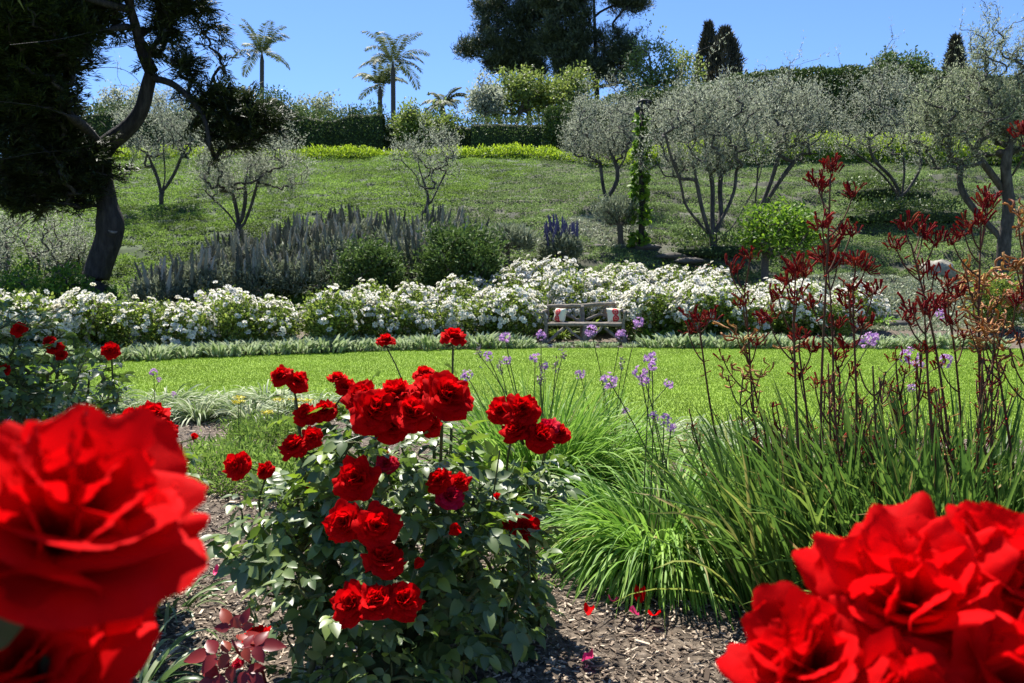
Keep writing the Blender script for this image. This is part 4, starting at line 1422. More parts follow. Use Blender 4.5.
# front row following the lawn edge
xs = np.arange(-9.6, 8.4, .74)
ben0, ben1 = (533 - 512) / FPX * 16.2, (636 - 512) / FPX * 16.2
left = [x for x in xs if x < ben0 - .35]
right = [x for x in xs if x > ben1 + .45 and x < 7.4]
for i, x in enumerate(left[::-1]):
    spots.append((x, float(edge_far(x)) + 1.25, 'front', 'L', i + 1))
for i, x in enumerate(right):
    spots.append((x, float(edge_far(x)) + 1.25, 'front', 'R', i + 1))
ORD = ['', 'first', 'second', 'third', 'fourth', 'fifth', 'sixth', 'seventh', 'eighth', 'ninth', 'tenth', 'eleventh', 'twelfth', 'thirteenth', 'fourteenth', 'fifteenth', 'sixteenth']
row2 = np.arange(-9.2, 7.8, .88)
for i, x in enumerate(row2):
    spots.append((x, float(edge_far(x)) + 2.3, 'second', 'L' if x < 1.1 else 'R', i + 1))
row3 = np.arange(-.9, 6.9, .9)
for i, x in enumerate(row3):
    spots.append((x, 18.5, 'third', 'R', i + 1))
row4 = np.arange(.1, 5.2, .92)
for i, x in enumerate(row4):
    spots.append((x, 19.35, 'fourth', 'R', i + 1))
row5 = []
for i, x in enumerate(row5):
    spots.append((x, 20.7, 'back', 'R', i + 1))
for k, (x, y, row, side, i) in enumerate(spots):
    src = WB[(k * 7 + (k // 5)) % 4] if not (side == 'L' and k % 2) else WB[3]
    x += random.uniform(-.12, .12)
    y += random.uniform(-.15, .15)
    if row == 'front':
        lab = 'white rose bush along the lawn, %s %s of the rustic bench' % (ORD[i], 'left' if side == 'L' else 'right')
    elif row == 'back':
        lab = 'white rose bush in the highest row on the slope, %s from its left end' % ORD[i]
    else:
        lab = 'white rose bush in the %s row from the lawn, %s from the row\'s left end' % (row, ORD[i] if i < len(ORD) else 'number %d' % i)
    if row == 'second' and i > 16:
        lab = 'white rose bush in the second row from the lawn, %s from the row\'s right end' % ORD[len(row2) - i + 1]
    s = random.uniform(.86, 1.16) * (.93 if row != 'front' else .95)
    copy_tree(src, (x, y, float(H(x, y))), random.uniform(0, 6.28), s, lab, 'white rose bushes behind the lawn')
for w in WB:
    for ch in list(w.children):
        bpy.data.objects.remove(ch)
    bpy.data.objects.remove(w)

PB = white_bush_source(9, peach=True, sparse=True)
p = gp(708, 20.9)
PB.location = tuple(p)
PB['label'] = 'peach rose bush at the foot of the broad olive tree'
PB.scale = (.7, .7, .7)
p = gp(998, 17.6)
copy_tree(PB, p, 1.0, 1.15, 'peach rose bush below the thick gnarled olive trunk')
p = gp(2, 14.3)
copy_tree(PB, p, 2.0, .8, 'peach rose bush at the left end of the white roses')


# yellow green bush behind the first white roses
pxtree('leafy_shrub', 'yellow green leafy shrub rising behind the white roses near the conifer trunk', 'shrub', (40, 300),
       [[(45, 320), (45, 300), (35, 285)], [(45, 305), (62, 285)]], [(30, 290, 26, 14), (62, 288, 18, 16), (28, 275, 12, 12), (65, 272, 10, 10), (75, 300, 20, 14)], 300, 9, LEAF, 'citrus', size=(.10, .05), spread=.09, seed=26, Y0=16.6, trunkname='stems', crownname='foliage')


# silver edging plants along the far lawn edge
def edging_source(seed):
    rng = np.random.default_rng(seed)
    g = Geo()
    n = 230
    a = rng.uniform(0, 6.28, n)
    r = np.sqrt(rng.random(n)) * .26
    B = np.stack([np.cos(a) * r, np.sin(a) * r, rng.uniform(0, .12, n)], 1)
    D = nrm(np.stack([np.cos(a) * .8, np.sin(a) * .8, rng.uniform(.4, 1.6, n)], 1))
    g.scatter(LEAF[0], LEAF[1], B, D, rand_dirs(n, 1.5, rng), rng.uniform(.08, .17, n), SW=rng.uniform(.035, .05, n))
    return g.build('edging_plant', M['lamb'])


ES = [edging_source(s) for s in (1, 2, 3)]
k = 0
for row in range(2):
    for x in np.arange(-10, 9.4, .44):
        if row == 1 and x > -1.5:
            continue
        y = float(edge_far(x)) + .20 + row * .42 + random.uniform(-.06, .06)
        c = ES[k % 3].copy()
        COL.objects.link(c)
        c.location = (x + random.uniform(-.05, .05), y, .01)
        c.rotation_euler = (0, 0, random.uniform(0, 6.28))
        q = random.uniform(1.05, 1.5)
        if ben0 + .1 < x < ben1 + .1:
            q *= .5
        c.scale = (q, q, q)
        tag(c, 'low silvery edging plant in the border between the far lawn edge and the white roses', 'edging plant', 'silvery edging plants along the far lawn edge')
        k += 1
for o in ES:
    bpy.data.objects.remove(o)


# ---------------------------------------------------------------- rustic bench
def bench():
    Y = 16.2
    s = Y / FPX
    x0, x1 = (540 - 512) * s, (629 - 512) * s
    cx = (x0 + x1) / 2
    hw = (x1 - x0) / 2 - .04
    e = empty('rustic_bench', (cx, Y, .02), 'rustic grey log bench with curved branch back on the far side of the lawn', 'bench')
    b = np.array([cx, Y, 0.0])
    z0 = .02
    L = np.array

    def part(name, pts, r, n=9):
        g = Geo()
        pts = np.array(pts, float)
        t = np.linspace(0, 1, len(pts))
        tt = np.linspace(0, 1, 12)
        q = np.stack([np.interp(tt, t, pts[:, i]) for i in range(3)], 1)
        for _ in range(2):
            q[1:-1] = (q[:-2] + 2 * q[1:-1] + q[2:]) / 4
        q[1:-1] += RNG.normal(0, .006, q[1:-1].shape)
        rr = np.interp(tt, np.linspace(0, 1, len(np.atleast_1d(r))), np.atleast_1d(r)) * RNG.uniform(.92, 1.1, 12)
        g.tube(q, rr, n)
        g.build(name, M['log'], e, loc=(cx, Y, z0))
    # front legs splay outward and carry the arms
    for sx in (-1, 1):
        part('leg', [b + L([sx * hw, -.05, z0 - .06]), b + L([sx * (hw - .10), -.05, z0 + .35]), b + L([sx * (hw - .03), -.05, z0 + .72])], [.045, .036, .03])
        part('leg', [b + L([sx * (hw - .10), .42, z0 - .06]), b + L([sx * (hw - .13), .45, z0 + .5]), b + L([sx * (hw - .16), .52, z0 + .80])], [.04, .034, .03])
        part('armrest', [b + L([sx * (hw + .03), -.12, z0 + .66]), b + L([sx * (hw - .05), .2, z0 + .70]), b + L([sx * (hw - .12), .5, z0 + .70])], [.032, .035, .032])
        part('brace', [b + L([sx * (hw - .06), -.05, z0 + .06]), b + L([sx * (hw - .45), 0, z0 + .36])], [.03, .035])
        part('brace', [b + L([sx * .38, .0, z0 + .40]), b + L([sx * .2, -.03, z0 + .22]), b + L([sx * .02, -.05, z0 + .1])], [.028, .028])
    part('leg', [b + L([0, -.06, z0 - .06]), b + L([.01, -.06, z0 + .42])], [.05, .045])
    part('leg', [b + L([0, .45, z0 - .06]), b + L([0, .46, z0 + .5]), b + L([0, .52, z0 + .80])], [.05, .045])
    part('top_rail', [b + L([-hw + .12, .52, z0 + .78]), b + L([0, .54, z0 + .80]), b + L([hw - .12, .52, z0 + .85])], [.042, .045, .042])
    for sx in (-1, 1):
        part('back_branch', [b + L([sx * (hw - .35), .52, z0 + .79]), b + L([sx * (hw - .42), .51, z0 + .68]), b + L([sx * (hw - .30), .49, z0 + .52])], [.03, .035, .03])
        part('back_branch', [b + L([sx * (hw - .34), .50, z0 + .56]), b + L([sx * (hw * .45), .50, z0 + .64]), b + L([sx * .08, .48, z0 + .50])], [.03, .032, .03])
    for i, yy in enumerate((-.03, .08, .19, .30, .41)):
        part('seat_slat', [b + L([-hw + .08, yy, z0 + .44]), b + L([0, yy, z0 + .43]), b + L([hw - .08, yy, z0 + .44])], [.034, .038, .034])
    # paving under the bench
    g = Geo()
    xx = x0 - .1
    k = 0
    g = Geo()
    V = []
    o = Geo()
    for i in range(4):
        o.box([x0 + .3 + i * .52, Y + .10, .005], [.50, .9, .07], rz=RNG.normal(0, .02), jit=.008)
    st = o.build('bench_paving', M['stone'], smooth=False)
    tag(st, 'flat pale stone pad under the rustic bench', 'paving', kind='structure')
    return x0, x1, Y, z0


def cushion_mat():
    m, N, L = newmat('cushion_cloth')
    tc = N.new('ShaderNodeTexCoord')
    sx = N.new('ShaderNodeSeparateXYZ')
    L.new(tc.outputs['Object'], sx.inputs[0])

    def math_(op, a, b=None, c=None):
        n = N.new('ShaderNodeMath')
        n.operation = op
        for i, v in enumerate((a, b, c)):
            if v is None:
                continue
            if isinstance(v, (int, float)):
                n.inputs[i].default_value = v
            else:
                L.new(v, n.inputs[i])
        return n.outputs[0]
    x, z = sx.outputs[0], sx.outputs[2]
    parts = []
    for zc, r0 in ((.055, .08), (-.085, .07)):
        dz = math_('SUBTRACT', z, zc)
        d = math_('SQRT', math_('ADD', math_('MULTIPLY', x, x), math_('MULTIPLY', dz, dz)))
        inside = math_('LESS_THAN', d, r0)
        rings = math_('GREATER_THAN', math_('SINE', math_('MULTIPLY', d, 150)), -.88)
        parts.append(math_('MULTIPLY', inside, rings))
    f = math_('MAXIMUM', parts[0], parts[1])
    mx = N.new('ShaderNodeMix')
    mx.data_type = 'RGBA'
    L.new(f, mx.inputs[0])
    mx.inputs[6].default_value = (.72, .68, .52, 1)
    mx.inputs[7].default_value = (.60, .008, .025, 1)
    p = N.new('ShaderNodeBsdfPrincipled')
    p.inputs['Roughness'].default_value = .85
    L.new(mx.outputs[2], p.inputs['Base Color'])
    out = N.new('ShaderNodeOutputMaterial')
    L.new(p.outputs[0], out.inputs[0])
    return m


def cushion(loc, w, h, rz, rx, label):
    g = Geo()
    n = 13
    u = np.linspace(-1, 1, n)
    U, V = np.meshgrid(u, u, indexing='ij')
    th = .085 * (np.clip(1 - U ** 4, 0, 1) * np.clip(1 - V ** 4, 0, 1)) ** .5
    pin = 1 - .10 * (1 - V ** 2) * 0
    X = U * w / 2 * (1 - .07 * (1 - V ** 2))
    Z = V * h / 2 * (1 - .07 * (1 - U ** 2))
    g.grid(X, -th, Z)
    g.grid(X[::-1], th[::-1], Z[::-1])
    o = g.build('cushion', CUSH)
    o.location = loc
    o.rotation_euler = (rx, 0, rz)
    tag(o, label, 'cushion')


CUSH = cushion_mat()
bx0, bx1, bY, bz = bench()
sB = bY / FPX
cushion(((561 - 512) * sB, bY + .30, bz + .49 + .12), .28, .30, R(-48), R(-14), 'cream cushion with red ring pattern at the left end of the rustic bench')
cushion(((616 - 512) * sB, bY + .30, bz + .49 + .12), .32, .31, R(16), R(-16), 'cream cushion with red ring pattern leaning at the right end of the rustic bench')

# green leafy tuft each side of the bench
def leaf_tuft(name, px, Y, n, L, label, mat, cat='plant', spread=.18, Wd=.02, up=1.2, droop=.7, group=None, rx=0.0, z=None, hseg=5):
    b = gp(px, Y)
    g = Geo()
    a = RNG.uniform(0, 6.28, n)
    r = np.sqrt(RNG.random(n)) * spread
    B = b + np.stack([np.cos(a) * r, np.sin(a) * r, np.zeros(n)], 1)
    D = np.stack([np.cos(a) * .7, np.sin(a) * .7, np.full(n, up)], 1) + RNG.normal(0, .25, (n, 3))
    blades(g, B, D, L * RNG.uniform(.6, 1.1, n), Wd, droop, segs=hseg)
    o = g.build(name, M[mat], loc=b)
    tag(o, label, cat, group)
    return o


leaf_tuft('leafy_tuft', 651, 16.3, 120, .45, 'bright green tuft of upright leaves just right of the rustic bench', 'citrus', Wd=.05)
leaf_tuft('leafy_tuft', 590, 17.3, 140, .5, 'green tuft of leaves growing behind the middle of the bench', 'wleaf', Wd=.05, spread=.3)
leaf_tuft('leafy_tuft', 560, 16.9, 120, .35, 'green tuft of leaves growing under the bench seat', 'wleaf', Wd=.04, spread=.2)
leaf_tuft('dark_agave', 882, 18.3, 70, .35, 'small dark spiky plant on the silvery mat', 'blade', Wd=.03)
# tiny bench on the crest
def crest_bench():
    Y = 44.0
    p = gp(557 - 30, Y)
    e = empty('crest_bench', p, 'tiny dark bench seat at the foot of the boxed hedge on the crest', 'bench')
    for nm, c, s in (('seat', (0, 0, .45), (1.7, .4, .06)), ('backrest', (0, .2, .75), (1.7, .05, .12)), ('leg', (-.7, 0, .21), (.08, .36, .42)), ('leg', (.7, 0, .21), (.08, .36, .42)), ('post', (-.75, .2, .6), (.06, .06, .36)), ('post', (.75, .2, .6), (.06, .06, .36))):
        g = Geo()
        g.box(p + c, s)
        g.build(nm, M['graystem'], e, loc=p, smooth=False)


crest_bench()

# boulder and stones
b = hit(941, 277)
g = Geo()
g.lump(b + [0, .2, .12], (.46, .4, .36), amp=.16, n=18, seed=4)
tag(g.build('boulder', M['rock'], loc=b), 'pale rounded boulder on the ground cover near the gnarled olive', 'boulder')
for (px, py, w, lab) in ((648, 248, .8, 'dark stone step beside the lone blue echium, uppermost'), (672, 257, .9, 'dark stone step below the ivy clad post'), (690, 262, .9, 'dark stone step nearest the white roses'),
                         (596, 248, .6, 'small dark stone step right of the blue spired echium'), (884, 317, .7, 'dark flat step stone on the silvery mat, upper one'), (896, 325, .8, 'dark flat step stone on the silvery mat, lower one')):
    b = hit(px, py)
    g = Geo()
    g.lump(b + [0, 0, .02], (w / 2, .22, .10), amp=.12, n=10, seed=px)
    tag(g.build('step_stone', M['darkstone'], loc=b), lab, 'step stone', 'dark step stones on the slope')


# ---------------------------------------------------------------- variegated clumps at the near lawn edge
def varieg_source(seed):
    rng = np.random.default_rng(seed)
    g = Geo()
    n = 230
    a = rng.uniform(0, 6.28, n)
    r = np.sqrt(rng.random(n)) * .10
    B = np.stack([np.cos(a) * r, np.sin(a) * r, np.zeros(n)], 1)
    D = np.stack([np.cos(a) * .9, np.sin(a) * .9, rng.uniform(.5, 2.6, n)], 1)
    blades(g, B, D, rng.uniform(.22, .42, n), rng.uniform(.010, .018, n), .9, segs=6, rng=rng)
    return g.build('variegated_clump', M['varieg'])


VS = [varieg_source(s) for s in (1, 2, 3)]
k = 0
vsp = [(60, 7.9), (98, 7.8), (134, 7.8), (165, 7.9), (196, 7.6), (226, 7.9), (246, 7.5), (279, 7.9), (310, 7.7), (342, 7.9), (375, 7.8), (408, 7.9), (190, 8.2), (262, 8.2), (30, 7.9), (446, 7.8), (655, 6.2), (690, 6.0), (730, 6.1)]
for i, (px, Y) in enumerate(vsp):
    c = VS[i % 3].copy()
    COL.objects.link(c)
    q = random.uniform(.85, 1.2)
    c.location = tuple(gp(px, Y) + [0, 0, .03])
    c.rotation_euler = (0, 0, random.uniform(0, 6.28))
    c.scale = (q, q, q)
    if px < 500:
        lab = 'striped white and green clump, %s from the left in the near lawn border' % ORD[sorted([a for a in vsp if a[0] < 500]).index((px, Y)) + 1]
    else:
        lab = 'striped white and green clump beyond the big grass, %s from its left' % ORD[sorted([a for a in vsp if a[0] > 500]).index((px, Y)) + 1]
    tag(c, lab, 'plant', 'striped clumps along the near lawn edge')
for o in VS:
    bpy.data.objects.remove(o)


# yarrow with flat yellow heads
def yarrow():
    for (px, Y, w, lab) in ((262, 6.2, .34, 'feathery green yarrow with flat yellow flower heads behind the red roses'), (215, 5.2, .36, 'feathery green leafy plant beside the small round red rose'), (300, 5.0, .3, 'low feathery green plant under the tall two headed rose')):
        b = gp(px, Y)
        e = empty('yarrow_plant', b, lab, 'plant')
        g = Geo()
        tg, d = in_blobs([(b + [0, 0, .13], (w, w, .16))], 260, .2)
        leaves_around(g, DIAMOND, tg, nrm(d + [0, 0, .6]), 14, .04, .05, .012)
        g.build('foliage', M['greencov'], e, loc=b)
        if Y > 6:
            for i in range(7):
                p = b + [RNG.uniform(-.3, .35), RNG.uniform(-.2, .2), RNG.uniform(.36, .46)]
                g = Geo()
                g.tube([[p[0], p[1], .05], [p[0], p[1], p[2]]], .003, 4)
                st = g.build('flower_stalk', M['stem'], e, loc=b)
                g = Geo()
                m = 60
                a = RNG.uniform(0, 6.28, m)
                r = np.sqrt(RNG.random(m)) * .05
                g.scatter(DIAMOND[0], DIAMOND[1], p + np.stack([np.cos(a) * r, np.sin(a) * r, RNG.normal(0, .004, m)], 1), rand_dirs(m), rand_dirs(m, 2), .016, SW=.014)
                g.build('flower_head', M['yellow'], st, loc=b)


yarrow()


# ================================================================ FOREGROUND GRASSES
def grass_clump(px, Y, n, L, spread, label, mat='blade', Wd=.011, droop=1.1, lean=(0, 0), seed=0, segs=8, up=(.8, 2.6), name='grass_clump', out=.75):
    rng = np.random.default_rng(seed)
    b = gp(px, Y)
    e = empty(name, b, label, 'grass plant' if name == 'grass_clump' else 'plant')
    g = Geo()
    a = rng.uniform(0, 6.28, n)
    r = np.sqrt(rng.random(n)) * spread
    B = b + np.stack([np.cos(a) * r, np.sin(a) * r, np.full(n, .02)], 1)
    D = np.stack([np.cos(a) * out + lean[0], np.sin(a) * out + lean[1], rng.uniform(*up, n)], 1) + rng.normal(0, .22, (n, 3))
    blades(g, B, D, L * rng.uniform(.55, 1.15, n), Wd * rng.uniform(.7, 1.3, n), droop * rng.uniform(.5, 1.2, n), segs=segs, rng=rng)
    g.build('foliage', M[mat], e, loc=b)
    return e


GA = grass_clump(535, 4.7, 1300, .78, .22, 'tall upright clump of green grassy leaves behind the right red rose cluster', seed=1, Wd=.012, up=(1.0, 3.6), droop=.9)
GA2 = grass_clump(600, 5.2, 800, .66, .22, 'looser grassy clump behind the gap between the two larger clumps', seed=4, Wd=.011, up=(.9, 2.8))
GB = grass_clump(664, 3.75, 2200, .64, .22, 'big mounded clump of arching green blades overhanging the mulch', seed=2, Wd=.0115, droop=1.45, up=(.5, 2.4), lean=(-.12, -.1), out=.9)
GC = grass_clump(770, 4.4, 700, .62, .22, 'grassy clump under the left kangaroo paw stems', seed=3, Wd=.012, up=(.8, 2.6))

# garlic flowers: stalk with a round head of little six petalled stars
def garlic_head(g, c, r, mat=0, k=16, rng=RNG):
    d = rand_dirs(k, .25, rng)
    for dd in d:
        p = c + dd * r * rng.uniform(.5, 1)
        e1 = nrm(np.cross(dd, [.3, .2, .9]))
        e2 = np.cross(dd, e1)
        a = np.linspace(0, 6.28, 6, endpoint=False) + rng.random()
        ring = np.cos(a)[:, None] * e1 + np.sin(a)[:, None] * e2
        g.scatter(DIAMOND[0], DIAMOND[1], np.repeat([p], 6, 0), ring + dd * .5, np.repeat([dd], 6, 0), r * .45, SW=r * .2)


def stalk(parent, base, top, bend, head, r=.022, rad=.0028):
    g = Geo()
    b = np.asarray(base, float)
    t = np.asarray(top, float)
    u = np.linspace(0, 1, 8)[:, None]
    mid = (b + t) / 2 + np.array(bend) + [0, 0, .08]
    P = (1 - u) ** 2 * b + 2 * u * (1 - u) * mid + u * u * t
    g.tube(P, [rad * 1.3] * 4 + [rad] * 4, 5)
    loc = np.array(parent.location)
    st = g.build('flower_stalk', M['stem'], parent, loc=loc)
    if head in ('violet', 'pod'):
        g = Geo()
        # short pedicels
        if head == 'violet':
            garlic_head(g, t, r * 1.3, k=22)
        else:
            n = 26
            P = t + RNG.normal(0, 1, (n, 3)) * [.008, .008, .022]
            g.scatter(LEAF[0], LEAF[1], P, rand_dirs(n, .8), rand_dirs(n), .022, SW=.010)
        g.build('flower_head', M[head], st, loc=loc)


def stalks(parent, items):
    b0 = np.array(parent.location)
    for (px, py, Y, head, r) in items:
        t = W(px, py, Y)
        b = b0 + [RNG.uniform(-.15, .15), RNG.uniform(-.15, .15), .05]
        stalk(parent, b, t, (RNG.normal(0, .03), RNG.normal(0, .03), 0), head, r)


stalks(GA, [(478, 353, 4.6, 'pod', .02), (488, 356, 4.5, 'violet', .022), (506, 360, 4.6, 'violet', .022), (535, 358, 4.6, 'violet', .024), (541, 371, 4.6, 'pod', .03), (545, 366, 4.7, 'violet', .02), (540, 381, 4.5, 'pod', .02), (467, 376, 4.4, 'violet', .026), (556, 364, 4.8, 'pod', .015), (563, 354, 4.7, 'pod', .012), (500, 366, 4.8, 'pod', .012), (505, 337, 4.6, 'violet', .026), (541, 335, 4.8, 'violet', .024)])
stalks(GA2, [(580, 374, 4.9, 'violet', .024), (591, 331, 4.9, 'violet', .03), (604, 388, 4.8, 'pod', .012), (622, 366, 5, 'pod', .014), (621, 335, 5, 'violet', .026), (638, 323, 5, 'violet', .028), (669, 384, 4.8, 'violet', .024), (626, 412, 4.9, 'violet', .02)])
stalks(GB, [(609, 381, 3.6, 'violet', .028), (640, 372, 3.8, 'violet', .026), (650, 358, 3.9, 'violet', .026), (645, 381, 3.8, 'violet', .022), (652, 366, 3.8, 'violet', .02), (664, 420, 3.7, 'violet', .024), (671, 428, 3.7, 'violet', .018), (653, 415, 3.7, 'violet', .015)])
stalks(GC, [(872, 339, 4.2, 'violet', .030), (862, 342, 4.2, 'violet', .022), (909, 356, 4.2, 'violet', .034), (918, 366, 4.2, 'violet', .022), (946, 361, 4.3, 'violet', .028), (941, 314, 4.3, 'violet', .022), (912, 388, 4.2, 'violet', .018)])
b = gp(155, 7.4)
e = empty('garlic_plant', b, 'thin pair of lilac flowers on bare stalks against the lawn at the left', 'plant')
stalks(e, [(154, 373, 7.4, 'violet', .03), (159, 380, 7.4, 'violet', .02), (174, 394, 7.3, 'violet', .018)])
g = Geo()
blades(g, np.repeat([b], 30, 0) + RNG.normal(0, .03, (30, 3)) * [1, 1, 0], rand_dirs(30, 2), .3, .008, .8)
g.build('foliage', M['blade'], e, loc=b)


# ---------------------------------------------------------------- kangaroo paws
def claw_template(curve=.5, w=.11):
    """one furry tubular flower: bent tube that widens to a toothed mouth"""
    n, k = 6, 6
    V, F = [], []
    a = np.linspace(0, 6.283, n, endpoint=False)
    for i in range(k):
        t = i / (k - 1)
        r = w * (.45 + .75 * t - .5 * max(t - .75, 0))
        cx = math.sin(curve * t * 1.6) * t * .45
        for j in range(n):
            rr = r * (1.15 if (j % 2 and i == k - 1) else 1)
            V.append([math.cos(a[j]) * rr, t + (0.08 if (j % 2 and i == k - 1) else 0), cx + math.sin(a[j]) * rr])
    for i in range(k - 1):
        for j in range(n):
            F.append([i * n + j, i * n + (j + 1) % n, (i + 1) * n + (j + 1) % n, (i + 1) * n + j])
    F.append([(k - 1) * n, (k - 1) * n + 2, (k - 1) * n + 4, (k - 1) * n + 4][:4])
    F = F[:-1]
    V.append([0, .92, V[-3][2]])
    return np.array(V, float), F


CLAW = claw_template(.6, .11)
CLAW2 = claw_template(2.0, .095)


def paw_head(name, parent, loc, c, axis, n, L, mat, tmpl, rng):
    g = Geo()
    ax = nrm(np.asarray(axis, float))
    e1 = nrm(np.cross(ax, [.2, .9, .1]))
    e2 = np.cross(ax, e1)
    # short forked rachis carrying the claws
    f = rng.uniform(-1, 1, n)
    q = rng.uniform(-.5, .5, n)
    hh = rng.uniform(-.9, .35, n)
    B = c + e1 * (f * L * .85)[:, None] + e2 * (q * L * .9)[:, None] + ax * (hh * L)[:, None]
    D = nrm(ax + e1 * (f * .75)[:, None] + e2 * (q * .9)[:, None] + rng.normal(0, .3, (n, 3)) + [0, 0, .55])
    if tmpl is CLAW2:
        D = nrm(D * [1, 1, .2] + rng.normal(0, .7, (n, 3)) + [0, 0, -.05])
    g.scatter(tmpl[0], tmpl[1], B, D, nrm(D * [.2, .2, 1] + rng.normal(0, .8, (n, 3)) + [0, 0, -1]), L * rng.uniform(.7, 1.15, n))
    for b_ in B[::1]:
        g.tube([c - ax * L * .5, (c + b_) / 2 - ax * L * .1, b_], [L * .055, L * .045, L * .05], 4)
    return g.build(name, M[mat], parent, loc=loc)


def paw_plant(px, Y, stems, label, nleaf, seed, Lf=.75, leafspread=.22, extra=0):
    """stems: list of (path [(px,py)...], heads [(px,py,size)], orange?)"""
    rng = np.random.default_rng(seed)
    b = gp(px, Y)
    e = empty('kangaroo_paw_plant', b, label, 'flower plant')
    g = Geo()
    a = rng.uniform(0, 6.28, nleaf)
    r = np.sqrt(rng.random(nleaf)) * leafspread
    B = b + np.stack([np.cos(a) * r * 1.3, np.sin(a) * r, np.full(nleaf, .02)], 1)
    D = np.stack([np.cos(a) * .55, np.sin(a) * .45, rng.uniform(.9, 3.2, nleaf)], 1) + rng.normal(0, .2, (nleaf, 3))
    blades(g, B, D, Lf * rng.uniform(.55, 1.15, nleaf), .017 * rng.uniform(.6, 1.3, nleaf), .55 * rng.uniform(.3, 1.4, nleaf), segs=7, rng=rng, fold=.5)
    g.build('foliage', M['swordleaf'], e, loc=b)
    stems = list(stems)
    for k in range(extra):
        x0 = px + rng.uniform(-70, 55)
        lean = rng.uniform(-45, 45)
        yt = rng.uniform(345, 440)
        path = [(x0 + lean * .3, 520), (x0 + lean * .6, 470), (x0 + lean, yt)]
        hh = [(x0 + lean + rng.uniform(-14, 14), yt + rng.uniform(-14, 30), int(rng.integers(1, 4)), bool(rng.random() < .55)) for _ in range(int(rng.integers(2, 6)))]
        stems.append((path, hh, False))
    for path, heads, orange in stems:
        yo = Y + rng.uniform(-.18, .18)
        pts = [b + [rng.uniform(-.15, .15), rng.uniform(-.12, .12), 0]] + [W(p[0], p[1], yo) for p in path]
        pts = np.array(pts)
        t = np.linspace(0, 1, len(pts))
        tt = np.linspace(0, 1, 22)
        q = np.stack([np.interp(tt, t, pts[:, i]) for i in range(3)], 1)
        for _ in range(4):
            q[1:-1] = (q[:-2] + 2 * q[1:-1] + q[2:]) / 4
        g = Geo()
        g.tube(q, np.linspace(.0062, .0030, 22), 7)
        small = len(path) == 3 and path[0][1] == 520 and path[1][1] == 470
        hs = [(W(h[0], h[1], yo + rng.uniform(-.08, .08)), h[2] if len(h) > 2 else 9, h) for h in heads]
        for c, n, h in hs:
            low = c - [0, 0, .06]
            lo = np.linalg.norm(q - low, axis=1) + 2.5 * np.maximum(q[:, 2] - low[2] + np.linalg.norm((q - low)[:, :2], axis=1) * .9, 0)
            i = int(np.argmin(lo))
            u = np.linspace(0, 1, 7)[:, None]
            mid = q[i] * .45 + c * .55 - [0, 0, .03] + (c - q[i]) * [.15, .15, -.1]
            P = (1 - u) ** 2 * q[i] + 2 * u * (1 - u) * mid + u * u * (c - [0, 0, .012])
            g.tube(P, np.linspace(.0034, .0026, 7), 5)
        # small side buds along the stem
        nb = 12
        ii = rng.integers(9, 21, nb)
        dd = rand_dirs(nb, .3, rng)
        g.scatter(CLAW[0], CLAW[1], q[ii] + dd * .004, dd, rand_dirs(nb, 0, rng), rng.uniform(.014, .028, nb), m=1)
        st = g.build('flower_stalk', [M['redstem'], M['paw']], e, loc=b)
        for c, n, h in hs:
            o = (h[3] if len(h) > 3 else orange)
            ax = nrm(c - q[max(len(q) // 2, 0)] + rng.normal(0, .1, 3)) * .5 + np.array([rng.normal(0, .25), rng.normal(0, .2), 1])
            paw_head('flower_head', st, b, c - [0, 0, .015], ax, int(n * 1.9) if not o else max(int(n * .8), 2), .022 if small else (.034 if not o else .05), 'pawO' if o else 'paw', CLAW2 if o else CLAW, rng, )
    return e


paw_plant(785, 3.35, [
    ([(730, 500), (712, 420), (702, 350), (699, 322)], [(710, 312, 9), (688, 326, 7), (699, 316, 9), (690, 309, 4)], False),
    ([(762, 480), (752, 400), (748, 330), (744, 290)], [(750, 252, 7), (736, 265, 7), (743, 297, 9), (722, 353, 3), (728, 258, 3)], False),
    ([(775, 500), (765, 430), (752, 380), (745, 345)], [(743, 333, 9, True), (757, 338, 6), (735, 325, 5, True), (764, 316, 8)], False),
    ([(760, 520), (745, 450), (740, 400)], [(743, 370, 10, True), (762, 366, 6, True), (728, 372, 5, True)], False)],
    'kangaroo paw with sparse dark red heads, first from the left of its row', 130, 1, extra=7)
paw_plant(845, 3.1, [
    ([(800, 500), (796, 400), (793, 320), (795, 285)], [(796, 262, 17), (788, 274, 12), (805, 268, 12), (778, 290, 8), (768, 313, 9), (797, 292, 8)], False),
    ([(822, 500), (820, 400), (825, 300), (829, 220), (830, 180)], [(831, 162, 14), (821, 182, 10), (817, 176, 8), (854, 188, 8), (822, 217, 13), (842, 228, 8), (829, 240, 8), (852, 228, 5)], False),
    ([(838, 500), (834, 400), (832, 330), (830, 290)], [(828, 258, 17), (838, 256, 12), (822, 250, 10), (812, 300, 6), (835, 318, 8)], False),
    ([(855, 510), (857, 400), (853, 320), (853, 280)], [(856, 257, 14), (866, 262, 9), (874, 286, 10), (849, 300, 9), (848, 282, 8), (863, 320, 7)], False),
    ([(812, 500), (808, 420), (800, 360), (798, 345)], [(800, 332, 12), (790, 345, 7, True), (812, 345, 8), (800, 370, 6)], False),
    ([(830, 520), (838, 440), (840, 380), (838, 365)], [(835, 351, 10), (848, 340, 8), (822, 375, 7), (850, 368, 5)], False)],
    'tallest kangaroo paw with dense crimson heads in the middle of its row', 420, 2, leafspread=.28, Lf=.82, extra=9)
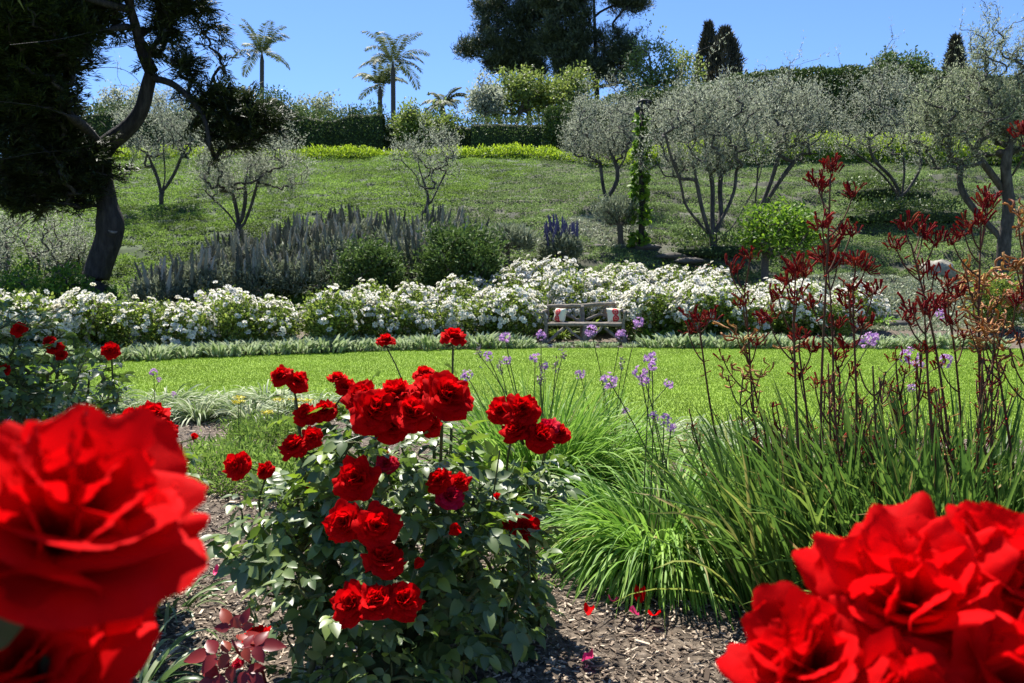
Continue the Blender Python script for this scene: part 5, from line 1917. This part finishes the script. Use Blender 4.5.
paw_plant(935, 3.0, [
    ([(958, 520), (948, 430), (935, 340), (920, 280), (911, 245)], [(905, 219, 9), (895, 240, 8), (923, 228, 10), (935, 237, 9), (921, 222, 4), (924, 266, 7), (934, 269, 4)], False),
    ([(985, 520), (980, 420), (978, 320), (980, 250)], [(986, 200, 12), (981, 214, 10), (970, 218, 8), (964, 228, 7), (952, 237, 5), (989, 190, 5)], False),
    ([(940, 500), (930, 420), (926, 350), (925, 325)], [(925, 305, 10), (907, 313, 8), (912, 300, 5), (935, 297, 10), (928, 345, 5)], False),
    ([(965, 520), (962, 430), (955, 350), (949, 320)], [(945, 300, 8), (952, 316, 7), (948, 278, 9), (957, 290, 8), (940, 360, 5), (965, 330, 6)], False),
    ([(925, 500), (905, 430), (897, 380)], [(896, 352, 4), (905, 366, 3), (925, 385, 3)], False)],
    'kangaroo paw with red heads on wiry forked stems right of the tallest one', 620, 3, leafspread=.36, Lf=.9, extra=8)
paw_plant(1010, 3.0, [
    ([(1000, 520), (990, 430), (980, 360), (978, 310)], [(966, 268, 12), (976, 274, 14), (984, 270, 10), (958, 286, 9), (989, 303, 12), (1000, 292, 8), (972, 290, 9)], True),
    ([(1020, 520), (1008, 430), (998, 370), (992, 340)], [(981, 317, 11), (994, 322, 12), (971, 328, 9), (1006, 312, 10), (1000, 335, 9), (985, 340, 7)], True),
    ([(1035, 520), (1030, 400), (1024, 300), (1022, 250)], [(1018, 207, 12), (1024, 225, 8), (1016, 258, 14), (1026, 265, 10)], True),
    ([(1050, 520), (1040, 430), (1022, 350), (1012, 325)], [(1010, 345, 8), (1020, 330, 8), (1016, 295, 7, False), (1000, 360, 7)], True),
    ([(1045, 450), (1045, 300), (1034, 200), (1028, 150)], [(1020, 125, 12, False), (1040, 145, 10, False)], False)],
    'kangaroo paw with curling orange brown claws at the right edge', 800, 4, leafspread=.40, Lf=.92, extra=6)

# strap leaves at the bottom left
leaf_tuft('strap_leaf_plant', 118, 2.5, 46, .42, 'pale edged strappy plant on the mulch below the huge rose at left', 'strap', Wd=.018, spread=.06, droop=1.3, hseg=8)
leaf_tuft('strap_leaf_plant', 160, 3.2, 40, .34, 'pale strappy plant farther back behind the huge left rose', 'strap', Wd=.014, spread=.08, droop=1.2, hseg=8)
leaf_tuft('strap_leaf_plant', 703, 2.9, 9, .22, 'few dry pale blades lying beside the right foreground roses', 'strap', Wd=.016, spread=.03, droop=1.5, up=.5, hseg=6)

# ================================================================ RED ROSES
def rose_bush(name, label, base, canes, blobs, ntgt, blooms, leafmat_='rleaf', leafsize=.13, seed=0, tip=.0030, extra_burg=None, nleaf=1, shell=.3, group=None):
    """blooms: (world centre, radius, axis, kind) kind: normal / open / bud / dark"""
    rng = np.random.default_rng(seed)
    base = np.asarray(base, float)
    tg, d = in_blobs(blobs, ntgt, shell, rng)
    ok = tg[:, 2] > .05
    tg, d = tg[ok], d[ok]
    ends = np.array([b[0] - nrm(np.asarray(b[2], float)) * b[1] * .5 for b in blooms])
    allt = np.concatenate([tg, ends])
    ch, dirs = grow(canes, allt, tip_r=tip, power=.42, rng=rng, uppen=1.2, wiggle=.10, segs=5)
    e = empty(name, base, label, 'rose bush', group)
    g = Geo()
    tubes(g, ch)
    g.build('canes', M['stem'], e, loc=base)
    g = Geo()
    n = len(tg)
    P = np.repeat(tg, nleaf, 0) + rng.normal(0, .02, (n * nleaf, 3))
    out = nrm(np.repeat(d, nleaf, 0) * [1, 1, .3] + rng.normal(0, .45, (n * nleaf, 3)) + [0, 0, .05])
    L = leafsize * rng.uniform(.6, 1.15, n * nleaf)
    nn = nrm(rng.normal(0, .38, (n * nleaf, 3)) + [0, 0, 1])
    h = rng.random(n * nleaf) < .6
    g.scatter(COMPOUND[0], COMPOUND[1], P[h], out[h], nn[h], L[h])
    g.scatter(COMPOUND3[0], COMPOUND3[1], P[~h], out[~h], nn[~h], L[~h])
    # leaves on the canes below each bloom
    for b in blooms:
        c = b[0] - nrm(np.asarray(b[2], float)) * b[1]
        k = 3
        pp = c - np.array([[0, 0, .05], [0, 0, .10], [0, 0, .16]])
        g.scatter(COMPOUND3[0], COMPOUND3[1], pp, rand_dirs(k, 0, rng) * [1, 1, .4], rng.normal(0, .3, (k, 3)) + [0, 0, 1], leafsize * .7)
    g.build('foliage', M[leafmat_], e, loc=base)
    for i, b in enumerate(blooms):
        c, rr, ax = b[0], b[1], b[2]
        kind = b[3] if len(b) > 3 else 'n'
        g = Geo()
        if kind == 'bud':
            bloom(g, c, ax, rr, n=9, nu=6, nv=6, seed=seed * 100 + i, openness=.25, ruffle=.03)
        elif kind == 'big':
            bloom(g, c, ax, rr, n=26, nu=19, nv=17, seed=seed * 100 + i, openness=1.0, ruffle=.12)
        else:
            bloom(g, c, ax, rr, n=34, nu=9, nv=7, seed=seed * 100 + i, openness=1.0, ruffle=.13)
        o = g.build('rose_bloom', M['red'] if kind != 'pink' else M['crimson'], e, loc=base)
        g = Geo()
        sepals(g, np.asarray(c, float), ax, rr)
        g.build('calyx', M['stem'], o, loc=base)
    return e


def B(px, py, dpx, Y, kind='n', ax=None, rng=RNG):
    """bloom of dpx pixels diameter seen at a pixel, at distance Y"""
    c = W(px, py, Y)
    if ax is None:
        ax = (rng.normal(0, .35), -.75 + rng.normal(0, .3), .75)
    return (c, dpx * .50 * Y / FPX, ax, kind)


# main bush in the middle
Yc = 2.65
cb = gp(400, 2.75)
cb[2] = .03
bl = [B(386, 342, 20, 2.75, 'n', (0, -.2, 1)), B(453, 339, 27, 2.7, 'n', (.1, -.3, 1)), B(282, 377, 24, 2.6), B(296, 382, 26, 2.62, 'n', (.5, -.5, .6)),
      B(338, 380, 20, 2.6, 'n', (0, -.3, 1)), B(346, 389, 22, 2.6), B(375, 412, 52, 2.3), B(398, 398, 46, 2.35), B(412, 416, 44, 2.28), B(446, 398, 56, 2.3, 'n', (.35, -.7, .6)), B(432, 392, 44, 2.38), B(392, 426, 40, 2.33), B(362, 398, 38, 2.36),
      B(424, 376, 24, 2.45, 'n', (0, -.3, 1)), B(430, 425, 26, 2.4), B(306, 416, 26, 2.6), B(325, 412, 26, 2.62), B(296, 448, 32, 2.5, 'n', (-.3, -.4, .9)), B(312, 438, 24, 2.52), B(238, 466, 30, 2.55, 'n', (-.3, -.9, .3)),
      B(266, 471, 20, 2.6), B(309, 487, 14, 2.55, 'bud', (0, -.2, 1)), B(357, 480, 46, 2.25, 'n', (0, -.8, .5)), B(387, 464, 24, 2.4, 'pink'), B(347, 523, 46, 2.15, 'n', (-.2, -.8, .4)), B(376, 528, 48, 2.12, 'n', (.2, -.8, .5)),
      B(385, 563, 44, 2.08, 'n', (.1, -.3, .95)), B(417, 566, 20, 2.1, 'bud', (.5, 0, .8)), B(354, 604, 46, 2.02), B(376, 604, 44, 2.0), B(402, 602, 44, 2.03, 'n', (.4, -.6, .6)), B(440, 481, 28, 2.4), B(459, 483, 24, 2.42), B(449, 497, 32, 2.4, 'pink'),
      B(452, 532, 24, 2.25, 'bud', (.6, -.3, .6)), B(497, 498, 13, 2.4, 'bud', (0, 0, 1)), B(258, 640, 32, 2.2, 'n', (.2, -.2, .9)), B(238, 664, 12, 2.15, 'pink')]
blobs = [blob(390, 525, 2.65, 105, 80, .34), blob(310, 545, 2.6, 72, 62, .28), blob(390, 455, 2.65, 75, 45, .28), blob(470, 565, 2.6, 62, 85, .28), blob(390, 640, 2.45, 105, 55, .30), blob(252, 530, 2.6, 32, 42, .2), blob(335, 590, 2.35, 75, 55, .2)]
canes = [[cb, W(395, 600, 2.75), W(380, 500, 2.6), W(375, 440, 2.5)], [cb, W(420, 580, 2.7), W(440, 500, 2.6), W(442, 425, 2.45)], [cb, W(350, 600, 2.65), W(310, 520, 2.6), W(296, 400, 2.6)],
         [cb, W(460, 600, 2.65), W(490, 520, 2.6), W(500, 450, 2.6)], [cb, W(370, 640, 2.6), W(300, 600, 2.5), W(250, 560, 2.5)], [cb, W(450, 500, 2.7), W(452, 400, 2.72), W(453, 350, 2.7)]]
rose_bush('red_rose_bush', 'large red rose bush in the middle with many clustered blooms and glossy leaves', cb, canes, blobs, 1000, bl, seed=3, leafsize=.118, nleaf=1, shell=.45)

# right hand cluster on its own bush
b2 = gp(545, 3.1)
b2[2] = .03
bl = [B(500, 412, 30, 2.85), B(522, 412, 38, 2.8, 'n', (0, -.8, .5)), B(518, 432, 36, 2.78), B(540, 438, 34, 2.76, 'n', (.2, -.6, .7)), B(558, 434, 26, 2.82), B(548, 430, 26, 2.8, 'pink'), B(523, 529, 34, 2.7, 'n', (.2, -.9, .3)), B(512, 522, 20, 2.75), B(515, 515, 16, 2.7, 'bud')]
canes = [[b2, W(530, 560, 3.0), W(540, 480, 2.9), W(545, 452, 2.85)], [b2, W(515, 540, 3.0), W(505, 470, 2.9), W(512, 436, 2.86)]]
rose_bush('red_rose_bush', 'slender red rose bush with a raised cluster in front of the upright grass clump', b2, canes, [blob(500, 560, 2.95, 45, 70, .2), blob(520, 490, 2.95, 45, 32, .16), blob(490, 630, 2.9, 50, 50, .2)], 230, bl, seed=5, leafsize=.12)

# dark bushes at left
b3 = gp(20, 4.9)
bl = [B(20, 330, 16, 4.7), B(56, 348, 17, 4.7), B(4, 371, 14, 4.6), B(50, 342, 14, 4.75), B(62, 356, 12, 4.7)]
canes = [[b3, W(25, 430, 4.9), W(20, 350, 4.8)], [b3, W(50, 420, 4.9), W(60, 360, 4.8)], [b3, W(0, 420, 4.9), W(-20, 350, 4.8)]]
rose_bush('red_rose_bush', 'shaded dark leaved rose bush at the far left edge with small deep red blooms', b3, canes, [blob(20, 350, 4.8, 50, 45, .35), blob(-20, 400, 4.8, 60, 70, .35), blob(45, 375, 4.8, 28, 22, .3), blob(10, 420, 4.8, 40, 60, .35), blob(62, 340, 4.8, 12, 14, .1)], 480, bl, seed=6, leafsize=.12)
b4 = gp(110, 4.6)
bl = [B(111, 351, 18, 4.4, 'n', (.2, -.9, .2)), B(92, 412, 14, 4.4, 'bud')]
canes = [[b4, W(115, 430, 4.6), W(112, 360, 4.5)], [b4, W(85, 430, 4.6), W(90, 370, 4.5)]]
rose_bush('red_rose_bush', 'narrow dark leaved rose bush with one single deep red bloom against the lawn', b4, canes, [blob(93, 390, 4.5, 18, 40, .2), blob(92, 360, 4.5, 14, 18, .15), blob(90, 440, 4.6, 30, 50, .3), blob(112, 395, 4.5, 10, 10, .1)], 230, bl, seed=7, leafsize=.12)
b5 = gp(120, 3.2)
bl = [B(133, 422, 34, 2.7, 'n', (-.3, -.6, .8)), B(153, 418, 34, 2.75, 'n', (.2, -.5, .9)), B(147, 432, 34, 2.68), B(165, 430, 26, 2.74, 'n', (.5, -.6, .5)), B(194, 438, 12, 3.1, 'bud')]
canes = [[b5, W(125, 560, 3.0), W(140, 480, 2.85), W(146, 446, 2.8)], [b5, W(160, 540, 3.1), W(185, 470, 3.1)]]
rose_bush('red_rose_bush', 'rose bush behind the huge left rose carrying one broad full red cluster', b5, canes, [blob(150, 480, 3.0, 40, 34, .2), blob(110, 540, 3.0, 60, 70, .3), blob(186, 450, 3.2, 14, 14, .1)], 260, bl, seed=8, leafsize=.12)

# burgundy shoot
sb = gp(262, 2.45)
sb[2] = .03
e = empty('burgundy_shoot', sb, 'young rose shoot with burgundy red leaves low on the mulch', 'plant')
g = Geo()
tp = W(238, 652, 2.05)
g.tube([sb, (sb + tp) / 2 + [.02, 0, .03], tp, tp + [-.015, 0, .035]], [.006, .005, .004, .003], 6)
g.build('stem', M['burg'], e, loc=sb)
g = Geo()
T, F = leaflet(w=.42, droop=.25, fold=.25, n=6)
for (dx, dy, dz, L, o, k) in ((-1, -.3, .15, .13, .0, 1), (.9, -.1, .25, .12, .01, 1), (-.5, .3, .9, .10, .03, 0), (-.7, -.6, -.35, .13, -.02, 1), (.6, -.5, -.2, .11, -.02, 0), (.3, .1, 1.1, .08, .035, 0), (.2, .8, .3, .11, .0, 1)):
    q = COMPOUND if k else COMPOUND3
    g.scatter(q[0], q[1], [tp + [0, -.005, o]], [[dx, dy, dz]], [[.1, -.6, .8]], L)
g.build('foliage', M['burg'], e, loc=sb)


# ---------------------------------------------------------------- the out-of-focus roses close to the camera
def near_rose(label, base, blooms, seed):
    rng = np.random.default_rng(seed)
    e = empty('red_rose_bush', base, label, 'rose bush')
    base = np.asarray(base, float)
    g = Geo()
    for c, rr, ax, op, ruf in blooms:
        c = np.asarray(c, float)
        bt = base + [rng.uniform(-.06, .06), rng.uniform(-.05, .1), 0]
        stem_top = c - nrm(np.asarray(ax, float)) * rr * .45
        u = np.linspace(0, 1, 12)[:, None]
        mid = stem_top + [0, .02, -.45]
        P = (1 - u) ** 2 * bt + 2 * u * (1 - u) * mid + u * u * stem_top
        g.tube(P, np.linspace(.006, .0035, 12), 8)
    g.build('canes', M['stem'], e, loc=base)
    g = Geo()
    n = 46
    P = base + np.stack([rng.normal(0, .13, n), rng.normal(.05, .12, n), rng.uniform(.25, .85, n)], 1)
    g.scatter(COMPOUND[0], COMPOUND[1], P, rand_dirs(n, 0, rng), rng.normal(0, .3, (n, 3)) + [0, 0, 1], .12)
    g.build('foliage', M['rleaf'], e, loc=base)
    for i, (c, rr, ax, op, ruf) in enumerate(blooms):
        g = Geo()
        bloom(g, c, ax, rr, n=16, nu=33, nv=27, seed=seed * 10 + i + (8 if seed == 21 else 3), openness=op, ruffle=ruf * .9, wide=1.15)
        o = g.build('rose_bloom', M['red'], e, loc=base)
        g = Geo()
        sepals(g, np.asarray(c, float), ax, rr)
        g.build('calyx', M['stem'], o, loc=base)


def NB(px, py, rpx, Y, ax, op=1.0, ruf=.1):
    return (W(px, py, Y), rpx * Y / FPX, ax, op, ruf)


near_rose('huge red rose close to the camera at the lower left, out of focus', (-.22, .34, .03),
          [NB(56, 540, 150, .37, (.5, -.38, .8), .88, .15), NB(35, 672, 128, .39, (.1, -.6, .7), .9, .14)], 21)
near_rose('group of large loose red roses close to the camera at the lower right', (.28, .55, .03),
          [NB(808, 672, 88, .50, (-.35, -.45, .8), .85, .15), NB(905, 610, 105, .52, (-.25, -.5, .8), .9, .16), NB(985, 585, 95, .54, (.2, -.3, .9), 1.0, .12), NB(1010, 690, 110, .48, (.4, -.5, .6), 1.0, .12), NB(895, 700, 80, .47, (0, -.7, .5), 1.0, .12)], 22)

# ---------------------------------------------------------------- petals on the mulch
PT = [(613, 619, 'pink', 'pale pink petal lying on the mulch left of the red petal pair'), (639, 617, 'red', 'upright red petal on the mulch below the big grass mound'), (634, 633, 'pink', 'magenta petal lying in front of the other petals on the mulch'),
      (589, 630, 'red', 'small red petal alone in the middle of the mulch'), (573, 547, 'pink', 'magenta petal at the edge of the grass mound'), (568, 558, 'pink', 'magenta petal just in front of the grass edge'), (546, 565, 'red', 'red petal beside the fallen grey green leaf'),
      (654, 634, 'red', 'orange red petal at the right end of the scattered petals'), (587, 681, 'pink', 'pink petal at the very bottom of the picture on the mulch'), (218, 590, 'pink', 'tiny dark pink petal on the mulch near the burgundy shoot'), (558, 555, 'pink', 'faded pink petal left of the magenta petals by the grass edge')]
for i, (px, py, mt, lab) in enumerate(PT):
    b = hit(px, py)
    g = Geo()
    u = np.linspace(-1, 1, 6)
    U, V = np.meshgrid(u, u, indexing='ij')
    r = .021 + .006 * random.random()
    x = U * np.sqrt(1 - V * V / 2) * r
    y = V * np.sqrt(1 - U * U / 2) * r * .8
    z = .018 * (U ** 2) + .010 * V + .006 * np.sin(3 * V + i) * U + (.03 if i == 1 else 0) * (V + 1) / 2
    a = random.uniform(0, 6.28)
    g.grid(b[0] + x * math.cos(a) - y * math.sin(a), b[1] + x * math.sin(a) + y * math.cos(a), .075 + z)
    o = g.build('fallen_petal', M[mt], loc=(b[0], b[1], .06))
    tag(o, lab, 'petal', 'fallen rose petals on the mulch')
b = hit(543, 577)
g = Geo()
T, F = leaflet(w=.62, n=5)
g.scatter(T, F, [b + [-.03, 0, .07]], [[1, -.2, .1]], [[0, -.2, 1]], .09)
tag(g.build('fallen_leaf', M['lamb'], loc=b), 'grey green rose leaf lying on the mulch right of the main bush', 'leaf')
